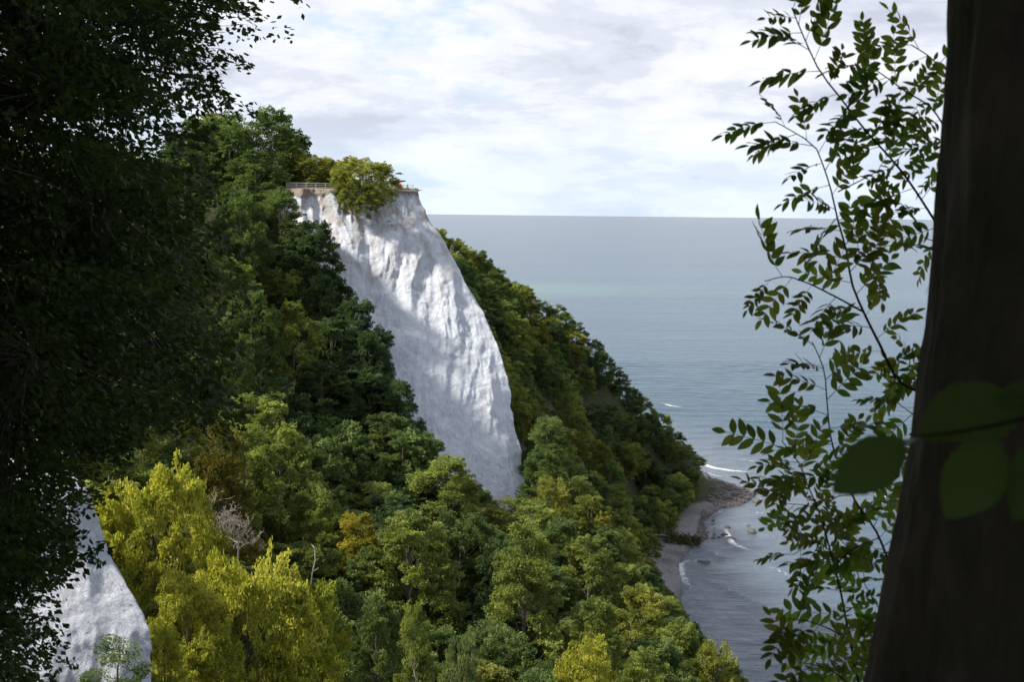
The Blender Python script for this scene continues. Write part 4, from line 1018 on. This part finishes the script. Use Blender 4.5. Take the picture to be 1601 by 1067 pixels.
# ------------------------------------------------------------------ beach: boulders, shingle, driftwood, reeds
def stone_mesh(name, seed):
    bm = bmesh.new(); bmesh.ops.create_icosphere(bm, subdivisions=2, radius=0.5)
    co = np.array([v.co for v in bm.verts]); d = 1 + 0.35 * fbm(co * 2.2 + seed * 7.7, seed, 3)
    for v, k_ in zip(bm.verts, d): v.co = Vector((v.co.x * k_ * 1.15, v.co.y * k_ * 0.9, v.co.z * k_ * 0.68))
    return bm_mesh(name, bm)
def stone_mat(name, a, b_):
    b = MatB(name); f = b.noise(b.pos(obj=True), 3.0, 6, 0.65); r = b.n('ShaderNodeObjectInfo').outputs['Random']
    c = b.mix(f, a, b_); c = b.mix(b.math('MULTIPLY', r, 0.7), c, (0.05, 0.045, 0.042))
    return b.done(b.principled(c, 0.75, 0.35, b.bump(f, 0.7, 0.1)))
M_STONE = stone_mat('beach_stone', (0.045, 0.042, 0.04), (0.14, 0.13, 0.125))
ST = [stone_mesh('boulder', s) for s in range(5)]
for m_ in ST: m_.materials.append(M_STONE)
def boulder(px, py, size, label, group):
    p = on_sea(px, py); z = max(float(ground_z(np.array([p[0]]), np.array([p[1]]))[0]), -0.15)
    s = size * 1.3
    o_ = obj('boulder', random.choice(ST)); o_.location = (p[0], p[1], z + s * 0.12)
    o_.scale = (s * random.uniform(.8, 1.2), s * random.uniform(.8, 1.2), s * random.uniform(.7, 1.0)); o_.rotation_euler = (0, 0, random.random() * 6.28)
    tag(o_, label, 'boulder', group); return o_
boulder(1176, 833, 2.6, 'dark boulder standing alone in the water right of the curved breaker', None)
boulder(1143, 844, 2.0, 'dark boulder at the front of the curved breaker', None)
boulder(1133, 838, 2.3, 'weedy boulder just left of the curved breaker', None)
boulder(1137, 826, 1.8, 'dark boulder at the upper end of the curved breaker', None)
boulder(1170, 823, 1.2, 'small low rock in the water above the lone boulder', None)
boulder(1183, 785, 2.4, 'dark boulder in the water off the spit tip', None)
boulder(1178, 773, 2.4, 'grey boulder at the very end of the stony spit', None)
boulder(1197, 790, 1.2, 'small rock farthest out beyond the spit tip', None)
for q in [(1094, 880), (1100, 881), (1106, 880)]: boulder(*q, 1.5, 'dark rock in the short row beside the shore foam', 'rocks beside the shore foam')
rg = random.Random(3)
SPIT = [(1106, 748), (1125, 752), (1150, 762), (1182, 770), (1172, 785), (1150, 796), (1120, 797), (1106, 790), (1112, 770)]
n = 0
while n < 75:
    px = rg.uniform(1100, 1186); py = rg.uniform(745, 800)
    if not in_poly(px, py, SPIT) or (px < 1140 and rg.random() < 0.5): continue
    boulder(px, py, rg.uniform(0.8, 1.9), 'weathered boulder among the stones of the spit below the headland', 'boulders on the spit'); n += 1
n = 0
LOW = [(1098, 800), (1116, 806), (1120, 825), (1126, 840), (1110, 852), (1085, 856), (1090, 830)]
while n < 45:
    px = rg.uniform(1080, 1128); py = rg.uniform(798, 858)
    if not in_poly(px, py, LOW): continue
    boulder(px, py, rg.uniform(0.6, 1.3), 'dark rock along the weedy waterline of the beach', 'rocks along the waterline'); n += 1
# small shingle, uncountable
rg = np.random.default_rng(5); VV = []; FF = []; k = 0
bm = bmesh.new(); bmesh.ops.create_icosphere(bm, subdivisions=1, radius=0.5); bm.verts.ensure_lookup_table()
iv = np.array([v.co for v in bm.verts]); iF = np.array([[v.index for v in f.verts] for f in bm.faces]); bm.free()
cnt = 0
while cnt < 3200:
    px = rg.uniform(1010, 1190); py = rg.uniform(742, 905)
    inside = in_poly(px, py, SPIT) or in_poly(px, py, LOW)
    if not inside and rg.random() < 0.85: continue
    p = on_sea(px, py); z = float(ground_z(np.array([p[0]]), np.array([p[1]]))[0])
    if z < -0.15 or z > 2.5: continue
    s = rg.uniform(0.2, 0.65) * (1.0 if inside else 0.6)
    VV.append(iv * s * np.array([1.1, 0.9, 0.6]) * (1 + 0.25 * rg.normal(size=iv.shape)) + np.array([p[0], p[1], z + 0.05])); FF.append(iF + k); k += len(iv); cnt += 1
sh_ = obj('shingle', np_mesh('shingle', np.concatenate(VV), np.concatenate(FF), None, False), stone_mat('shingle_stone', (0.07, 0.065, 0.062), (0.24, 0.225, 0.215)))
tag(sh_, 'small stones scattered over the beach and spit', 'shingle', kind='stuff')
def log(pa, pb, r, label, seed):
    a_ = on_sea(*pa); b_ = on_sea(*pb); za = float(ground_z(np.array([a_[0]]), np.array([a_[1]]))[0]); zb = float(ground_z(np.array([b_[0]]), np.array([b_[1]]))[0])
    a_ = np.array([a_[0], a_[1], max(za, 0.2) + r]); b_ = np.array([b_[0], b_[1], max(zb, 0.2) + r])
    e = empty('driftwood_log', a_); tag(e, label, 'log'); T = Tubes(); m = (a_ + b_) / 2 + np.array([0, 0, 0.25])
    L = smooth_line([a_, m, b_], 10) - a_; T.add(L, np.linspace(r, r * 0.5, 10), 7); obj('stem', T.mesh('log'), M_DEAD, e)
    rg_ = np.random.default_rng(seed)
    for i in range(5):
        q = L[rg_.integers(3, 10)]; d = norm(rg_.normal(size=3) + np.array([0, 0, 0.8])); T = Tubes(); T.add([q, q + d * 0.9, q + d * 1.9 + rg_.normal(size=3) * 0.3], [r * 0.4, r * 0.25, r * 0.1], 5); obj('branch', T.mesh('log_branch'), M_DEAD, e)
log((1018, 850), (1046, 849), 0.42, 'pale fallen trunk lying across the beach at the foot of the headland', 1)
log((1014, 846), (1024, 842), 0.3, 'pale broken branch propped at the inland end of the fallen trunk', 2)
rg = np.random.default_rng(15); n = 260
px = rg.uniform(1040, 1094, n); py = 851 + rg.normal(size=n) * 3.0 - (px - 1068) * 0.04
O = np.array([on_sea(a_, b_) for a_, b_ in zip(px, py)]); O[:, 2] = np.maximum(ground_z(O[:, 0], O[:, 1]), 0.1)
V, F, ti, au = sprays(rg, O, rg.normal(size=O.shape) * 0.4 + np.array([0, 0, 1.0]), 0.9 + rg.random(n) * 0.9, 26, 0.35, np.stack([rg.normal(size=n), np.full(n, 0.25)], -1), width=0.5)
fb = obj('fallen_brushwood', np_mesh('brush', V, F, {'tint': ti, 'autumn': au}, False), M_LEAF); fb.color = (0.055, 0.06, 0.028, 1)
tag(fb, 'low olive brush growing across the beach beside the fallen trunk', 'brush', kind='stuff')
